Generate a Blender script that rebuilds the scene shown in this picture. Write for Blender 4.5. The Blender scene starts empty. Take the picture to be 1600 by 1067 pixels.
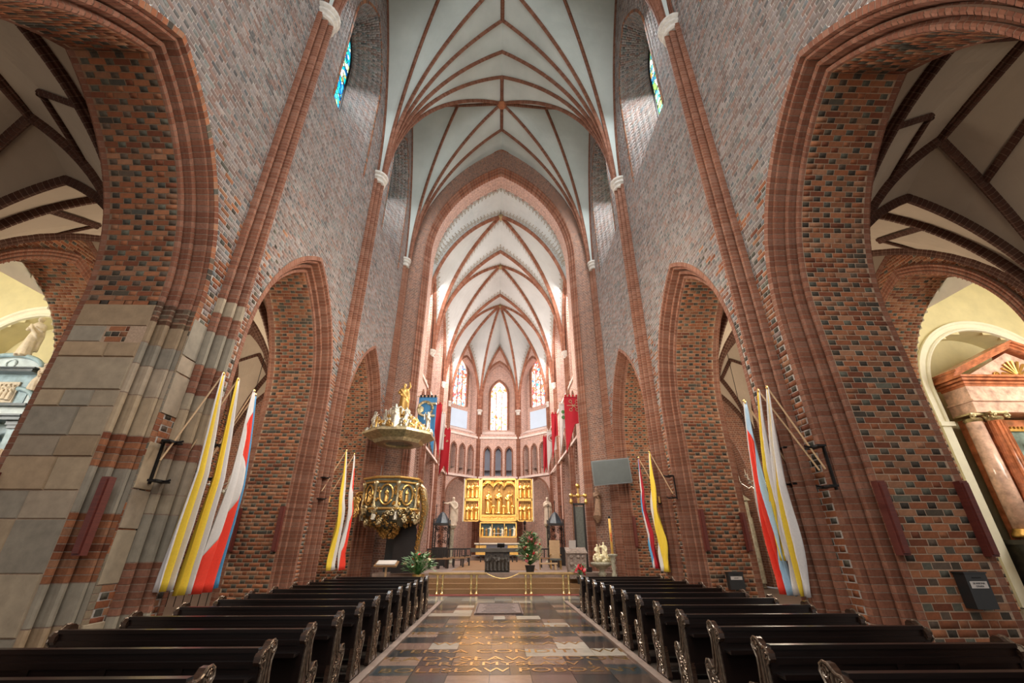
import bpy, math, random
import numpy as np
from mathutils import Vector, Matrix
random.seed(7); RNG = np.random.default_rng(7)
PI = math.pi
sc = bpy.context.scene
COL = sc.collection

# ---------------------------------------------------------------- camera, world, lights, exposure
CAM = np.array([0.15, 0.0, 1.75])
PITCH = math.atan(319.5/665); YAW = math.atan(21*math.cos(PITCH)/665)
cd = bpy.data.cameras.new('camera'); cam = bpy.data.objects.new('camera', cd); COL.objects.link(cam)
cd.sensor_width = 36.0; cd.lens = 665/1600*36.0; cd.clip_end = 300; cd.clip_start = 0.05
cam.location = CAM; cam.rotation_euler = (PI/2+PITCH, 0, -YAW)
sc.camera = cam
sc.view_settings.view_transform = 'Standard'; sc.view_settings.look = 'None'
sc.view_settings.gamma = 1.0; sc.view_settings.use_curve_mapping = False
sc.view_settings.exposure = 0.0
w = bpy.data.worlds.new('sky'); sc.world = w; w.use_nodes = True
bg = w.node_tree.nodes['Background']; bg.inputs[0].default_value = (1.0, 0.97, 0.93, 1); bg.inputs[1].default_value = 0.7

def lamp(name, kind, loc, power, color=(1, 1, 1), size=1.0, aim=None, size_y=None, angle=None):
    d = bpy.data.lights.new(name, kind); o = bpy.data.objects.new(name, d); COL.objects.link(o)
    d.energy = power; d.color = color; o.location = loc
    if kind == 'AREA':
        d.shape = 'RECTANGLE'; d.size = size; d.size_y = size_y or size
        if angle: d.spread = angle
    elif kind in ('POINT', 'SPOT'): d.shadow_soft_size = size
    if kind == 'SPOT': d.spot_size = angle or 1.0; d.spot_blend = 0.6
    if aim is not None:
        o.rotation_euler = (Vector(aim)-Vector(loc)).to_track_quat('-Z', 'Y').to_euler()
    return o
lamp('west_fill', 'AREA', (0, -5.5, 15), 1500, (0.97, 0.99, 1.0), 11, aim=(0, 14, 20), size_y=12)  # added unseen area light, fills the nave from behind the camera
for s in (-1, 1):
    lamp('aisle_fill', 'POINT', (s*11.3, 3.2, 6.5), 70, (1.0, 0.76, 0.50), 0.5)  # added fill points, here and below, to light aisles and arch edges
    lamp('aisle_fill', 'POINT', (s*10.6, 13.0, 7.2), 420, (1.0, 0.84, 0.64), 0.4)
    lamp('aisle_fill', 'POINT', (s*10.8, 19.0, 6.0), 480, (1.0, 0.84, 0.64), 0.4)
    lamp('chapel_daylight', 'AREA', (s*20.0, 9.0, 7.5), 430, (1.0, 0.98, 0.90), 4.0, aim=(s*19.0, 15.3, 6.5), size_y=4)
    lamp('chapel_fill', 'POINT', (s*20.0, 11.5, 6.0), 150, (1.0, 0.97, 0.88), 0.5)  # added fill point, brightens the chapel vault
    lamp('choir_daylight', 'AREA', (s*5.6, 26.7, 17.5), 380, (1.0, 0.95, 0.93), 2.0, aim=(0, 29, 14), size_y=6)
    lamp('choir_daylight', 'AREA', (s*5.6, 32.6, 17), 460, (1.0, 0.93, 0.91), 2.0, aim=(0, 36, 12), size_y=6)
    lamp('choir_daylight', 'AREA', (s*5.6, 38.9, 17), 460, (1.0, 0.93, 0.91), 2.0, aim=(0, 42, 12), size_y=6)
    lamp('clerestory_daylight', 'AREA', (s*6.5, 11.4, 21.5), 1100 if s > 0 else 500, (0.90, 0.97, 1.0), 1.6, aim=(0, 12.5, 10), size_y=4)
    lamp('clerestory_daylight', 'AREA', (s*6.5, 18.4, 21.5), 900 if s > 0 else 500, (0.90, 0.97, 1.0), 1.6, aim=(0, 19.5, 10), size_y=4)
    lamp('ambulatory_fill', 'POINT', (s*6.8, 41.0, 6.0), 350, (1.0, 0.87, 0.77), 0.4)  # added fill light behind the choir arcades, no fitting there
    lamp('pier_fill', 'POINT', (s*2.6, 18.2, 7.0), 420, (1.0, 0.90, 0.76), 0.4)  # added fill points in mid air, lighting the pier faces
    lamp('pier_fill', 'POINT', (s*2.2, 11.5, 8.0), 620, (1.0, 0.90, 0.76), 0.4)
lamp('ambulatory_fill', 'POINT', (0, 47.2, 6.5), 300, (1.0, 0.87, 0.77), 0.4)  # added fill light behind the altarpiece
lamp('nave_fill', 'POINT', (0, 3.0, 9), 560, (1.0, 0.88, 0.72), 1.0)  # added frontal fill for the near piers, no fitting there
lamp('choir_fill', 'POINT', (0, 25.5, 12), 1200, (1.0, 0.87, 0.75), 0.5)  # added fill points hanging free in the choir
lamp('choir_fill', 'POINT', (0, 35.0, 12.5), 2000, (1.0, 0.92, 0.88), 0.5)
lamp('altar_spot', 'SPOT', (1.6, 34.5, 12.5), 3300, (1.0, 0.92, 0.70), 0.15, aim=(0, 40.8, 5.0), angle=0.72)
lamp('altar_spot', 'SPOT', (-2.0, 33.5, 9), 1200, (1.0, 0.90, 0.66), 0.15, aim=(0, 40.8, 5.0), angle=0.72)


# ---------------------------------------------------------------- materials
MATS = {}
def nodes_of(name):
    m = bpy.data.materials.new(name); m.use_nodes = True
    nt = m.node_tree; b = nt.nodes['Principled BSDF']; MATS[name] = m
    return m, nt, b
def N(nt, t, **kw):
    n = nt.nodes.new(t)
    for k, v in kw.items():
        if k.startswith('i_'): n.inputs[k[2:].replace('_', ' ')].default_value = v
        else: setattr(n, k, v)
    return n
def bump(nt, b, src, strength=0.3, dist=0.01):
    n = N(nt, 'ShaderNodeBump'); n.inputs['Strength'].default_value = strength; n.inputs['Distance'].default_value = dist
    nt.links.new(src, n.inputs['Height']); nt.links.new(n.outputs[0], b.inputs['Normal'])
def noise(nt, scale, detail=4, rough=0.6, coord='Object', vec=None):
    tc = N(nt, 'ShaderNodeTexCoord'); n = N(nt, 'ShaderNodeTexNoise'); n.inputs['Scale'].default_value = scale
    n.inputs['Detail'].default_value = detail; n.inputs['Roughness'].default_value = rough
    if vec is not None:
        mp = N(nt, 'ShaderNodeMapping'); mp.inputs['Scale'].default_value = vec
        nt.links.new(tc.outputs[coord], mp.inputs[0]); nt.links.new(mp.outputs[0], n.inputs[0])
    else: nt.links.new(tc.outputs[coord], n.inputs[0])
    return n
def ramp(nt, src, stops):
    r = N(nt, 'ShaderNodeValToRGB'); e = r.color_ramp.elements
    while len(e) < len(stops): e.new(0.5)
    for k, (p, c) in enumerate(stops): e[k].position = p; e[k].color = (c[0], c[1], c[2], 1)
    nt.links.new(src, r.inputs[0]); return r
def mix(nt, a, b, fac, mode='MULTIPLY'):
    m = N(nt, 'ShaderNodeMix', data_type='RGBA', blend_type=mode)
    for s, k in ((a, 6), (b, 7), (fac, 0)):
        if isinstance(s, (int, float)): m.inputs[k].default_value = s
        elif isinstance(s, tuple): m.inputs[k].default_value = (*s[:3], 1)
        else: nt.links.new(s, m.inputs[k])
    return m.outputs[2]
def simple(name, col, rough=0.6, metal=0.0, nscale=8, var=0.25, bmp=0.2, bdist=0.01, spec=None, vec=None, coat=0, sheen=0):
    m, nt, b = nodes_of(name)
    n = noise(nt, nscale, vec=vec)
    lo = tuple(max(0, c*(1-var)) for c in col); hi = tuple(min(1, c*(1+var)) for c in col)
    r = ramp(nt, n.outputs[0], [(0.3, lo), (0.7, hi)])
    nt.links.new(r.outputs[0], b.inputs['Base Color'])
    b.inputs['Roughness'].default_value = rough; b.inputs['Metallic'].default_value = metal
    if spec is not None: b.inputs['Specular IOR Level'].default_value = spec
    if coat: b.inputs['Coat Weight'].default_value = coat; b.inputs['Coat Roughness'].default_value = 0.15
    if bmp: bump(nt, b, n.outputs[0], bmp, bdist)
    return m
def tonemat(name, rough=0.85, bmp=0.5, scale=22, var=0.35, spec=0.35):
    m, nt, b = nodes_of(name)
    a = N(nt, 'ShaderNodeAttribute', attribute_name='tone')
    n = noise(nt, scale); n2 = noise(nt, 0.6, 3)
    r = ramp(nt, n.outputs[0], [(0.25, (1-var,)*3), (0.75, (1+var*0.0,)*3)])
    r2 = ramp(nt, n2.outputs[0], [(0.3, (0.82, 0.82, 0.84)), (0.7, (1, 1, 1))])
    c = mix(nt, a.outputs['Color'], r.outputs[0], 1.0); c = mix(nt, c, r2.outputs[0], 1.0)
    nt.links.new(c, b.inputs['Base Color']); b.inputs['Roughness'].default_value = rough
    b.inputs['Specular IOR Level'].default_value = spec
    bump(nt, b, n.outputs[0], bmp, 0.006)
    return m
tonemat('brick'); tonemat('stone', 0.75, 0.35, 6, 0.3)
tonemat('polished_tile', 0.19, 0.03, 5, 0.3, 0.5)
simple('mortar_wall', (0.40, 0.355, 0.32), 0.95, nscale=30, var=0.2, bmp=0.4)
simple('mortar_joint', (0.27, 0.18, 0.13), 0.95, nscale=30, var=0.2, bmp=0.4)
simple('mortar', (0.37, 0.255, 0.175), 0.95, nscale=30, var=0.2, bmp=0.4)
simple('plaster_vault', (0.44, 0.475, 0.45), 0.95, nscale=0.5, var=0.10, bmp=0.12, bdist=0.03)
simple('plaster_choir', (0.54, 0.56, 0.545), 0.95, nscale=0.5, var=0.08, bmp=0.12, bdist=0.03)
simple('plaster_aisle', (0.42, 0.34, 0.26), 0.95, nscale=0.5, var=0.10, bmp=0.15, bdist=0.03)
simple('yellow_plaster', (0.70, 0.61, 0.36), 0.9, nscale=1.5, var=0.08, bmp=0.1)
simple('cream_plaster', (0.82, 0.77, 0.62), 0.85, nscale=2, var=0.06, bmp=0.1)
simple('white_capital', (0.50, 0.46, 0.41), 0.8, nscale=8, var=0.2, bmp=0.3)
simple('sill_plaster', (0.62, 0.50, 0.44), 0.9, nscale=4, var=0.15, bmp=0.2)
simple('scroll_paint', (0.24, 0.17, 0.09), 0.9, nscale=8, var=0.3, bmp=0)
simple('blue_panel', (0.48, 0.60, 0.72), 0.7, nscale=1, var=0.04, bmp=0)
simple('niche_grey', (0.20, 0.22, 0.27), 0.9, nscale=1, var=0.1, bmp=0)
def bricktex(name, c1, c2, c3, mort, rough=0.9):
    m, nt, b = nodes_of(name)
    uv = N(nt, 'ShaderNodeUVMap')
    t = N(nt, 'ShaderNodeTexBrick'); t.offset = 0.5; t.squash = 0.5; t.squash_frequency = 2
    t.inputs['Scale'].default_value = 1.0; t.inputs['Brick Width'].default_value = 0.30
    t.inputs['Row Height'].default_value = 0.11; t.inputs['Mortar Size'].default_value = 0.010
    t.inputs['Mortar Smooth'].default_value = 0.3; t.inputs['Bias'].default_value = 0.0
    t.inputs['Color1'].default_value = (*c1, 1); t.inputs['Color2'].default_value = (*c2, 1); t.inputs['Mortar'].default_value = (*mort, 1)
    nt.links.new(uv.outputs[0], t.inputs[0])
    n = noise(nt, 7); r = ramp(nt, n.outputs[0], [(0.35, (0.72, 0.72, 0.75)), (0.7, (1.08, 1.05, 1))])
    c = mix(nt, t.outputs['Color'], r.outputs[0], 1.0)
    nt.links.new(c, b.inputs['Base Color']); b.inputs['Roughness'].default_value = rough
    mr = N(nt, 'ShaderNodeMath', operation='SUBTRACT'); mr.inputs[0].default_value = 1.0
    nt.links.new(t.outputs['Fac'], mr.inputs[1]); bump(nt, b, mr.outputs[0], 0.5, 0.01)
    return m
bricktex('brick_choir', (0.55, 0.32, 0.245), (0.40, 0.235, 0.18), None, (0.78, 0.66, 0.59))
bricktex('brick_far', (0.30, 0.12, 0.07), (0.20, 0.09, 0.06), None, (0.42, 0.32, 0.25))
bricktex('brick_arch', (0.33, 0.155, 0.10), (0.20, 0.11, 0.08), None, (0.42, 0.32, 0.26))

def unlit_glass(name, stops, strength, scale=5.0, coord='Object', vec=(1, 1, 1)):
    m, nt, b = nodes_of(name)
    tc = N(nt, 'ShaderNodeTexCoord'); mp = N(nt, 'ShaderNodeMapping'); mp.inputs['Scale'].default_value = vec
    v = N(nt, 'ShaderNodeTexVoronoi'); v.inputs['Scale'].default_value = scale
    nt.links.new(tc.outputs[coord], mp.inputs[0]); nt.links.new(mp.outputs[0], v.inputs[0])
    sep = N(nt, 'ShaderNodeSeparateColor'); nt.links.new(v.outputs['Color'], sep.inputs[0])
    r = ramp(nt, sep.outputs[0], stops); r.color_ramp.interpolation = 'CONSTANT'
    e = N(nt, 'ShaderNodeTexVoronoi', feature='DISTANCE_TO_EDGE'); e.inputs['Scale'].default_value = scale
    nt.links.new(mp.outputs[0], e.inputs[0])
    lr = ramp(nt, e.outputs['Distance'], [(0.03, (0.02, 0.02, 0.02)), (0.06, (1, 1, 1))])
    c = mix(nt, r.outputs[0], lr.outputs[0], 1.0)
    nt.links.new(c, b.inputs['Emission Color']); b.inputs['Emission Strength'].default_value = strength
    nt.links.new(c, b.inputs['Base Color']); b.inputs['Roughness'].default_value = 0.3
    return m
unlit_glass('glass_blue', [(0, (0.0, 0.10, 0.30)), (0.18, (0.0, 0.45, 0.55)), (0.38, (0.05, 0.65, 0.50)), (0.55, (0.55, 0.75, 0.20)), (0.68, (0.85, 0.95, 0.80)), (0.85, (0.80, 0.22, 0.04)), (0.92, (0.05, 0.35, 0.70))], 1.6, 4.5)
unlit_glass('glass_white', [(0, (1, 0.97, 0.9)), (0.40, (1, 0.85, 0.55)), (0.55, (0.9, 0.75, 0.7)), (0.70, (0.95, 0.35, 0.10)), (0.80, (0.30, 0.50, 0.85)), (0.87, (1, 1, 1))], 2.2, 5.0)
unlit_glass('glass_red', [(0, (1, 0.85, 0.75)), (0.25, (0.85, 0.25, 0.12)), (0.40, (1, 0.80, 0.55)), (0.55, (0.75, 0.10, 0.10)), (0.66, (0.10, 0.40, 0.75)), (0.76, (1, 0.95, 0.9)), (0.9, (0.8, 0.4, 0.5))], 1.7, 5.0)
unlit_glass('glass_green', [(0, (0.02, 0.35, 0.45)), (0.15, (0.10, 0.60, 0.45)), (0.32, (0.35, 0.60, 0.15)), (0.48, (0.95, 1.0, 0.92)), (0.70, (0.75, 0.80, 0.25)), (0.82, (0.10, 0.40, 0.70)), (0.91, (0.85, 0.35, 0.08))], 1.7, 4.5)
def wood(name, c1, c2, rough, coat=0.0, vec=(1, 1, 8)):
    m, nt, b = nodes_of(name)
    n = noise(nt, 6, 6, 0.65, vec=vec); r = ramp(nt, n.outputs[0], [(0.3, c1), (0.7, c2)])
    nt.links.new(r.outputs[0], b.inputs['Base Color']); b.inputs['Roughness'].default_value = rough
    if coat: b.inputs['Coat Weight'].default_value = coat; b.inputs['Coat Roughness'].default_value = 0.2
    bump(nt, b, n.outputs[0], 0.15, 0.003); return m
wood('dark_wood', (0.004, 0.002, 0.0015), (0.012, 0.005, 0.0035), 0.32, 0.12, (0.6, 8, 8))
wood('carved_wood', (0.022, 0.011, 0.007), (0.055, 0.028, 0.017), 0.25, 0.4)
wood('black_wood', (0.008, 0.006, 0.005), (0.022, 0.015, 0.012), 0.4)
wood('red_guard', (0.085, 0.014, 0.010), (0.14, 0.026, 0.016), 0.55)
wood('oak', (0.20, 0.10, 0.04), (0.36, 0.20, 0.09), 0.45)
wood('light_wood', (0.42, 0.26, 0.13), (0.55, 0.36, 0.20), 0.5)
simple('gold', (0.62, 0.38, 0.12), 0.36, 0.9, nscale=14, var=0.2, bmp=0.25)
simple('gold_leaf', (0.82, 0.49, 0.14), 0.34, 0.85, nscale=25, var=0.25, bmp=0.6, bdist=0.02)
simple('dark_gold', (0.22, 0.12, 0.035), 0.5, 0.5, nscale=18, var=0.4, bmp=0.6, bdist=0.02)
simple('brass', (0.80, 0.55, 0.22), 0.22, 1.0, nscale=10, var=0.12, bmp=0.05)
simple('pale_gold', (0.50, 0.41, 0.24), 0.34, 0.85, nscale=20, var=0.3, bmp=0.6, bdist=0.02)
simple('silver', (0.62, 0.60, 0.55), 0.30, 0.95, nscale=20, var=0.3, bmp=0.5, bdist=0.02)
simple('pulpit_marble', (0.13, 0.14, 0.11), 0.22, 0.15, nscale=7, var=0.5, bmp=0.05)
simple('iron', (0.012, 0.011, 0.011), 0.5, 0.6, nscale=20, var=0.3, bmp=0.2)
simple('red_cloth', (0.38, 0.006, 0.016), 0.85, nscale=30, var=0.1, bmp=0.1)
simple('scarlet_cloth', (0.80, 0.045, 0.02), 0.8, nscale=30, var=0.06, bmp=0.1)
simple('yellow_cloth', (0.80, 0.56, 0.045), 0.8, nscale=30, var=0.06, bmp=0.1)
simple('white_cloth', (0.66, 0.62, 0.60), 0.85, nscale=30, var=0.05, bmp=0.1)
simple('blue_cloth', (0.09, 0.33, 0.60), 0.8, nscale=30, var=0.08, bmp=0.1)
simple('pale_blue_cloth', (0.40, 0.56, 0.70), 0.8, nscale=30, var=0.06, bmp=0.1)
simple('banner_blue', (0.05, 0.19, 0.38), 0.85, nscale=30, var=0.1, bmp=0.1)
simple('banner_white', (0.55, 0.50, 0.48), 0.9, nscale=30, var=0.08, bmp=0.1)
simple('statue_plaster', (0.66, 0.55, 0.42), 0.6, nscale=9, var=0.15, bmp=0.3, bdist=0.02)
simple('statue_wood', (0.26, 0.15, 0.09), 0.7, nscale=12, var=0.35, bmp=0.5, bdist=0.02)
simple('blue_grey_marble', (0.30, 0.42, 0.48), 0.35, nscale=3, var=0.35, bmp=0.1)
simple('pale_marble', (0.60, 0.68, 0.70), 0.4, nscale=3, var=0.2, bmp=0.1)
simple('slate_marble', (0.045, 0.06, 0.075), 0.3, nscale=4, var=0.5, bmp=0.1)
simple('red_marble', (0.50, 0.165, 0.075), 0.22, nscale=3.5, var=0.45, bmp=0.03)
simple('pink_marble', (0.74, 0.47, 0.37), 0.14, nscale=3.5, var=0.4, bmp=0.03)  # colour lightened to stand in for glare on the entablature
simple('dark_marble', (0.05, 0.045, 0.035), 0.35, nscale=3, var=0.7, bmp=0.1)
simple('painting', (0.20, 0.27, 0.25), 0.12, nscale=1.1, var=0.9, bmp=0)
simple('painting_blue', (0.30, 0.46, 0.50), 0.3, nscale=1.1, var=0.5, bmp=0)
simple('leaf_green', (0.05, 0.16, 0.035), 0.55, nscale=12, var=0.5, bmp=0.2)
simple('leaf_pale', (0.22, 0.33, 0.18), 0.55, nscale=12, var=0.4, bmp=0.2)
simple('petal_red', (0.62, 0.02, 0.03), 0.6, nscale=12, var=0.3, bmp=0.1)
simple('petal_pink', (0.80, 0.22, 0.24), 0.6, nscale=12, var=0.3, bmp=0.1)
simple('petal_cream', (0.80, 0.70, 0.45), 0.6, nscale=12, var=0.2, bmp=0.1)
simple('candle_wax', (0.85, 0.50, 0.12), 0.5, nscale=5, var=0.15, bmp=0.05)
simple('carpet_brown', (0.25, 0.14, 0.065), 0.95, nscale=40, var=0.2, bmp=0.3)
simple('carpet_red', (0.26, 0.06, 0.045), 0.95, nscale=40, var=0.2, bmp=0.3)
simple('step_stone', (0.24, 0.17, 0.135), 0.5, nscale=3, var=0.25, bmp=0.1)
simple('floor_stone', (0.13, 0.10, 0.08), 0.35, nscale=2, var=0.2, bmp=0.1)
simple('slab_bronze', (0.10, 0.06, 0.045), 0.45, 0.3, nscale=14, var=0.4, bmp=0.6, bdist=0.02)
simple('black_plastic', (0.02, 0.02, 0.02), 0.4, nscale=10, var=0.1, bmp=0)
simple('grey_metal', (0.20, 0.21, 0.21), 0.35, 0.7, nscale=10, var=0.1, bmp=0)
simple('screen_glass', (0.11, 0.12, 0.115), 0.28, nscale=2, var=0.1, bmp=0)  # colour lightened to stand in for a bright reflection
simple('paper', (0.55, 0.50, 0.46), 0.8, nscale=10, var=0.05, bmp=0)
simple('altar_stone', (0.045, 0.035, 0.027), 0.45, nscale=9, var=0.8, bmp=0.4, bdist=0.03)
simple('altar_slab', (0.075, 0.062, 0.05), 0.35, nscale=6, var=0.25, bmp=0.1)
simple('cushion_grey', (0.10, 0.10, 0.085), 0.8, nscale=10, var=0.2, bmp=0.2)
simple('relief_red', (0.35, 0.03, 0.02), 0.7, nscale=10, var=0.2, bmp=0.2)
simple('relief_blue', (0.10, 0.20, 0.26), 0.7, nscale=10, var=0.3, bmp=0.2)

# ---------------------------------------------------------------- object helpers
def tag(o, label=None, cat=None, group=None, kind=None):
    if label: o['label'] = label
    if cat: o['category'] = cat
    if group: o['group'] = group
    if kind: o['kind'] = kind
    return o
def empty(name, loc=(0, 0, 0), label=None, cat=None, group=None, rz=0.0, scale=None):
    o = bpy.data.objects.new(name, None); COL.objects.link(o); o.location = loc; o.rotation_euler = (0, 0, rz)
    o.empty_display_size = 0.1
    if scale: o.scale = scale
    return tag(o, label, cat, group)
def copy_tree(o, parent=None):
    c = o.copy(); COL.objects.link(c)
    c.parent = parent
    for ch in o.children: copy_tree(ch, c)
    return c

class MB:
    """collects faces; build() links them as one mesh object"""
    def __init__(s): s.v = []; s.n = 0; s.f = []; s.c = []; s.uv = []; s.hasuv = False; s.smooth = False
    def add(s, verts, faces, col=None, uvs=None):
        verts = np.asarray(verts, float).reshape(-1, 3); k = s.n
        s.v.append(verts); s.n += len(verts)
        for i, f in enumerate(faces):
            s.f.append([k+j for j in f])
            s.c.append(col if col is None or not isinstance(col, list) else col[i])
            s.uv.append(None if uvs is None else uvs[i])
        if uvs is not None: s.hasuv = True
        return s
    def quad(s, p, col=None, uv=None): return s.add(p, [(0, 1, 2, 3)], col, None if uv is None else [uv])
    def box(s, c, d, col=None, rz=0.0, taper=1.0, rot=None):
        x, y, z = d[0]/2, d[1]/2, d[2]/2
        P = np.array([[-x, -y, -z], [x, -y, -z], [x, y, -z], [-x, y, -z], [-x*taper, -y*taper, z], [x*taper, -y*taper, z], [x*taper, y*taper, z], [-x*taper, y*taper, z]])
        if rot is not None: P = P @ np.array(rot).T
        if rz: 
            cc, ss = math.cos(rz), math.sin(rz); P = P @ np.array([[cc, ss, 0], [-ss, cc, 0], [0, 0, 1]])
        return s.add(P+np.array(c), [(0, 3, 2, 1), (4, 5, 6, 7), (0, 1, 5, 4), (1, 2, 6, 5), (2, 3, 7, 6), (3, 0, 4, 7)], col)
    def lathe(s, prof, n=16, c=(0, 0, 0), col=None, a0=0, sx=1, sy=1, cap=True):
        m = len(prof); A = [a0+2*PI*k/n for k in range(n)]
        V = [(c[0]+r*math.cos(a)*sx, c[1]+r*math.sin(a)*sy, c[2]+z) for r, z in prof for a in A]
        F = [(i*n+k, i*n+(k+1) % n, (i+1)*n+(k+1) % n, (i+1)*n+k) for i in range(m-1) for k in range(n)]
        if cap: F += [tuple(range(n))[::-1], tuple((m-1)*n+k for k in range(n))]
        return s.add(V, F, col)
    def tube(s, pts, r, n=8, col=None, closed=False, flat=None):
        P = [np.array(p, float) for p in pts]; m = len(P)
        R = r if hasattr(r, '__len__') else [r]*m
        V = []; up = np.array([0.13, 0.07, 1.0])
        for i in range(m):
            t = P[(i+1) % m]-P[i-1] if closed else P[min(i+1, m-1)]-P[max(i-1, 0)]
            t = t/(np.linalg.norm(t)+1e-9)
            a = np.cross(up, t)
            if np.linalg.norm(a) < 0.2: a = np.cross(np.array([1.0, 0, 0]), t)
            a /= np.linalg.norm(a); b = np.cross(t, a)
            for k in range(n):
                an = 2*PI*k/n; V.append(P[i]+R[i]*(a*math.cos(an)+b*math.sin(an)))
        q = m if closed else m-1
        F = [(i*n+k, i*n+(k+1) % n, ((i+1) % m)*n+(k+1) % n, ((i+1) % m)*n+k) for i in range(q) for k in range(n)]
        if not closed: F += [tuple(range(n))[::-1], tuple((m-1)*n+k for k in range(n))]
        return s.add(V, F, col)
    def ball(s, c, r, n=8, m=6, col=None, sc3=(1, 1, 1)):
        prof = [(r*math.sin(PI*i/m)+1e-4, -r*math.cos(PI*i/m)*sc3[2]) for i in range(m+1)]
        return s.lathe(prof, n, c, col, sx=sc3[0], sy=sc3[1])
    def prism(s, poly, axis, lo, hi, col=None):
        """poly = [(a,b)], extruded along axis; a,b are the other two coordinates in order"""
        def P(a, b, w):
            return {'x': (w, a, b), 'y': (a, w, b), 'z': (a, b, w)}[axis]
        n = len(poly); V = [P(a, b, lo) for a, b in poly]+[P(a, b, hi) for a, b in poly]
        F = [tuple(range(n))[::-1], tuple(range(n, 2*n))]+[(k, (k+1) % n, n+(k+1) % n, n+k) for k in range(n)]
        return s.add(V, F, col)
    def build(s, name, mat, parent=None, kind=None, smooth=False, loc=None, label=None):
        me = mesh_from(name, np.concatenate(s.v) if s.v else np.zeros((0, 3)), s.f, mat, s.c, s.uv if s.hasuv else None, smooth)
        o = bpy.data.objects.new(name, me); COL.objects.link(o)
        if parent is not None: o.parent = parent
        if kind: o['kind'] = kind
        if label: o['label'] = label
        if loc is not None: o.location = loc
        return o
def mesh_from(name, V, F, mat, cols=None, uvs=None, smooth=False):
    me = bpy.data.meshes.new(name)
    me.vertices.add(len(V)); me.vertices.foreach_set('co', np.ascontiguousarray(V, dtype=np.float32).ravel())
    tot = np.fromiter((len(f) for f in F), int, len(F)); ls = np.concatenate([[0], np.cumsum(tot)[:-1]]) if len(F) else []
    li = np.fromiter((i for f in F for i in f), int)
    me.loops.add(len(li)); me.loops.foreach_set('vertex_index', li)
    me.polygons.add(len(F)); me.polygons.foreach_set('loop_start', ls)
    if len(F): me.polygons.foreach_set('use_smooth', [smooth]*len(F))
    if cols is not None and any(c is not None for c in cols):
        at = me.attributes.new('tone', 'FLOAT_COLOR', 'FACE')
        at.data.foreach_set('color', np.array([(c[0], c[1], c[2], 1.0) if c is not None else (.3, .2, .15, 1) for c in cols], dtype=np.float32).ravel())
    if uvs is not None:
        ul = me.uv_layers.new(name='UVMap'); arr = []
        for f, u in zip(F, uvs): arr.extend(u if u is not None else [(0, 0)]*len(f))
        ul.data.foreach_set('uv', np.array(arr, dtype=np.float32).ravel())
    me.update(calc_edges=True)
    mats = mat if isinstance(mat, (list, tuple)) else [mat]
    for m in mats: me.materials.append(MATS[m])
    return me

# ---------------------------------------------------------------- masonry
class Arch:
    """pointed opening: centre yc, spring zs, half span h, centres offset c, sill zb (all in wall coordinates u,z)"""
    def __init__(s, yc, zs, h, c, zb=0.0): s.yc, s.zs, s.h, s.c, s.zb = yc, zs, h, c, zb
    def thmax(s, a): return math.acos(max(0.0, min(1.0, s.c/(s.h+s.c+a))))
    def pt(s, side, a, t):
        """t<0: jamb (metres below spring); 0..1: along the arc"""
        if t <= 0: return s.yc+side*(s.h+a), s.zs+t
        th = t*s.thmax(a); R = s.h+s.c+a
        return s.yc+side*(-s.c+R*math.cos(th)), s.zs+R*math.sin(th)
    def apex(s, a=0.0): return s.zs+math.sqrt((s.h+s.c+a)**2-s.c**2)
    def gap(s, z, a):
        if z < s.zb-(a if s.zb > 0.01 else 0)*0: return None
        if z < s.zs: return (s.yc-s.h-a, s.yc+s.h+a)
        dz = z-s.zs; R = s.h+s.c+a
        if dz >= R: return None
        hh = math.sqrt(R*R-dz*dz)-s.c
        return (s.yc-hh, s.yc+hh) if hh > 0 else None
    def ts(s, step, a=0.0):
        n1 = max(1, round((s.zs-s.zb)/step)); L = (s.h+s.c+a)*s.thmax(a); n2 = max(2, round(L/step))
        return list(np.linspace(-(s.zs-s.zb), 0, n1+1)) + list(np.linspace(0, 1, n2+1))[1:]
class Frame:
    def __init__(s, O, U, Nn): s.O, s.U, s.N = (np.array(q, float) for q in (O, U, Nn))
    def p(s, u, z, d=0.0):
        u, z, d = np.broadcast_arrays(np.asarray(u, float), np.asarray(z, float), np.asarray(d, float))
        P = s.O + u[..., None]*s.U + d[..., None]*s.N; P = P.copy(); P[..., 2] += z; return P

REDS = [(0.33, 0.112, 0.046), (0.27, 0.088, 0.036), (0.37, 0.140, 0.062), (0.21, 0.062, 0.027), (0.36, 0.165, 0.085), (0.30, 0.120, 0.055)]
DARKS = [(0.085, 0.064, 0.042), (0.105, 0.088, 0.062), (0.125, 0.085, 0.058), (0.085, 0.078, 0.060), (0.13, 0.122, 0.088), (0.06, 0.045, 0.032)]
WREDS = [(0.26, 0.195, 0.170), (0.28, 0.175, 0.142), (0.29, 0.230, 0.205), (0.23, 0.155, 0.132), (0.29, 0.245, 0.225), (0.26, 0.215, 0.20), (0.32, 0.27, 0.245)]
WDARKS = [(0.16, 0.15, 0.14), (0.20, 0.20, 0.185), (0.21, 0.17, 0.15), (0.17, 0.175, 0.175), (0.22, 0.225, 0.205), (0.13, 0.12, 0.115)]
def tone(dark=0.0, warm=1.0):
    if dark < 0:   # walls: paler, greyer bricks with the cool window light in their colour
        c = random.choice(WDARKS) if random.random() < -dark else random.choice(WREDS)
    elif random.random() < dark: c = random.choice(DARKS)
    else: c = random.choice(REDS)
    k = random.uniform(0.82, 1.15)
    return (c[0]*k, c[1]*k*warm, c[2]*k*warm)
def mtone():
    c = random.choice([(0.30, 0.122, 0.070), (0.27, 0.102, 0.056), (0.32, 0.142, 0.088), (0.245, 0.090, 0.050)]); k = random.uniform(0.90, 1.08); return tuple(v*k for v in c)
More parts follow.
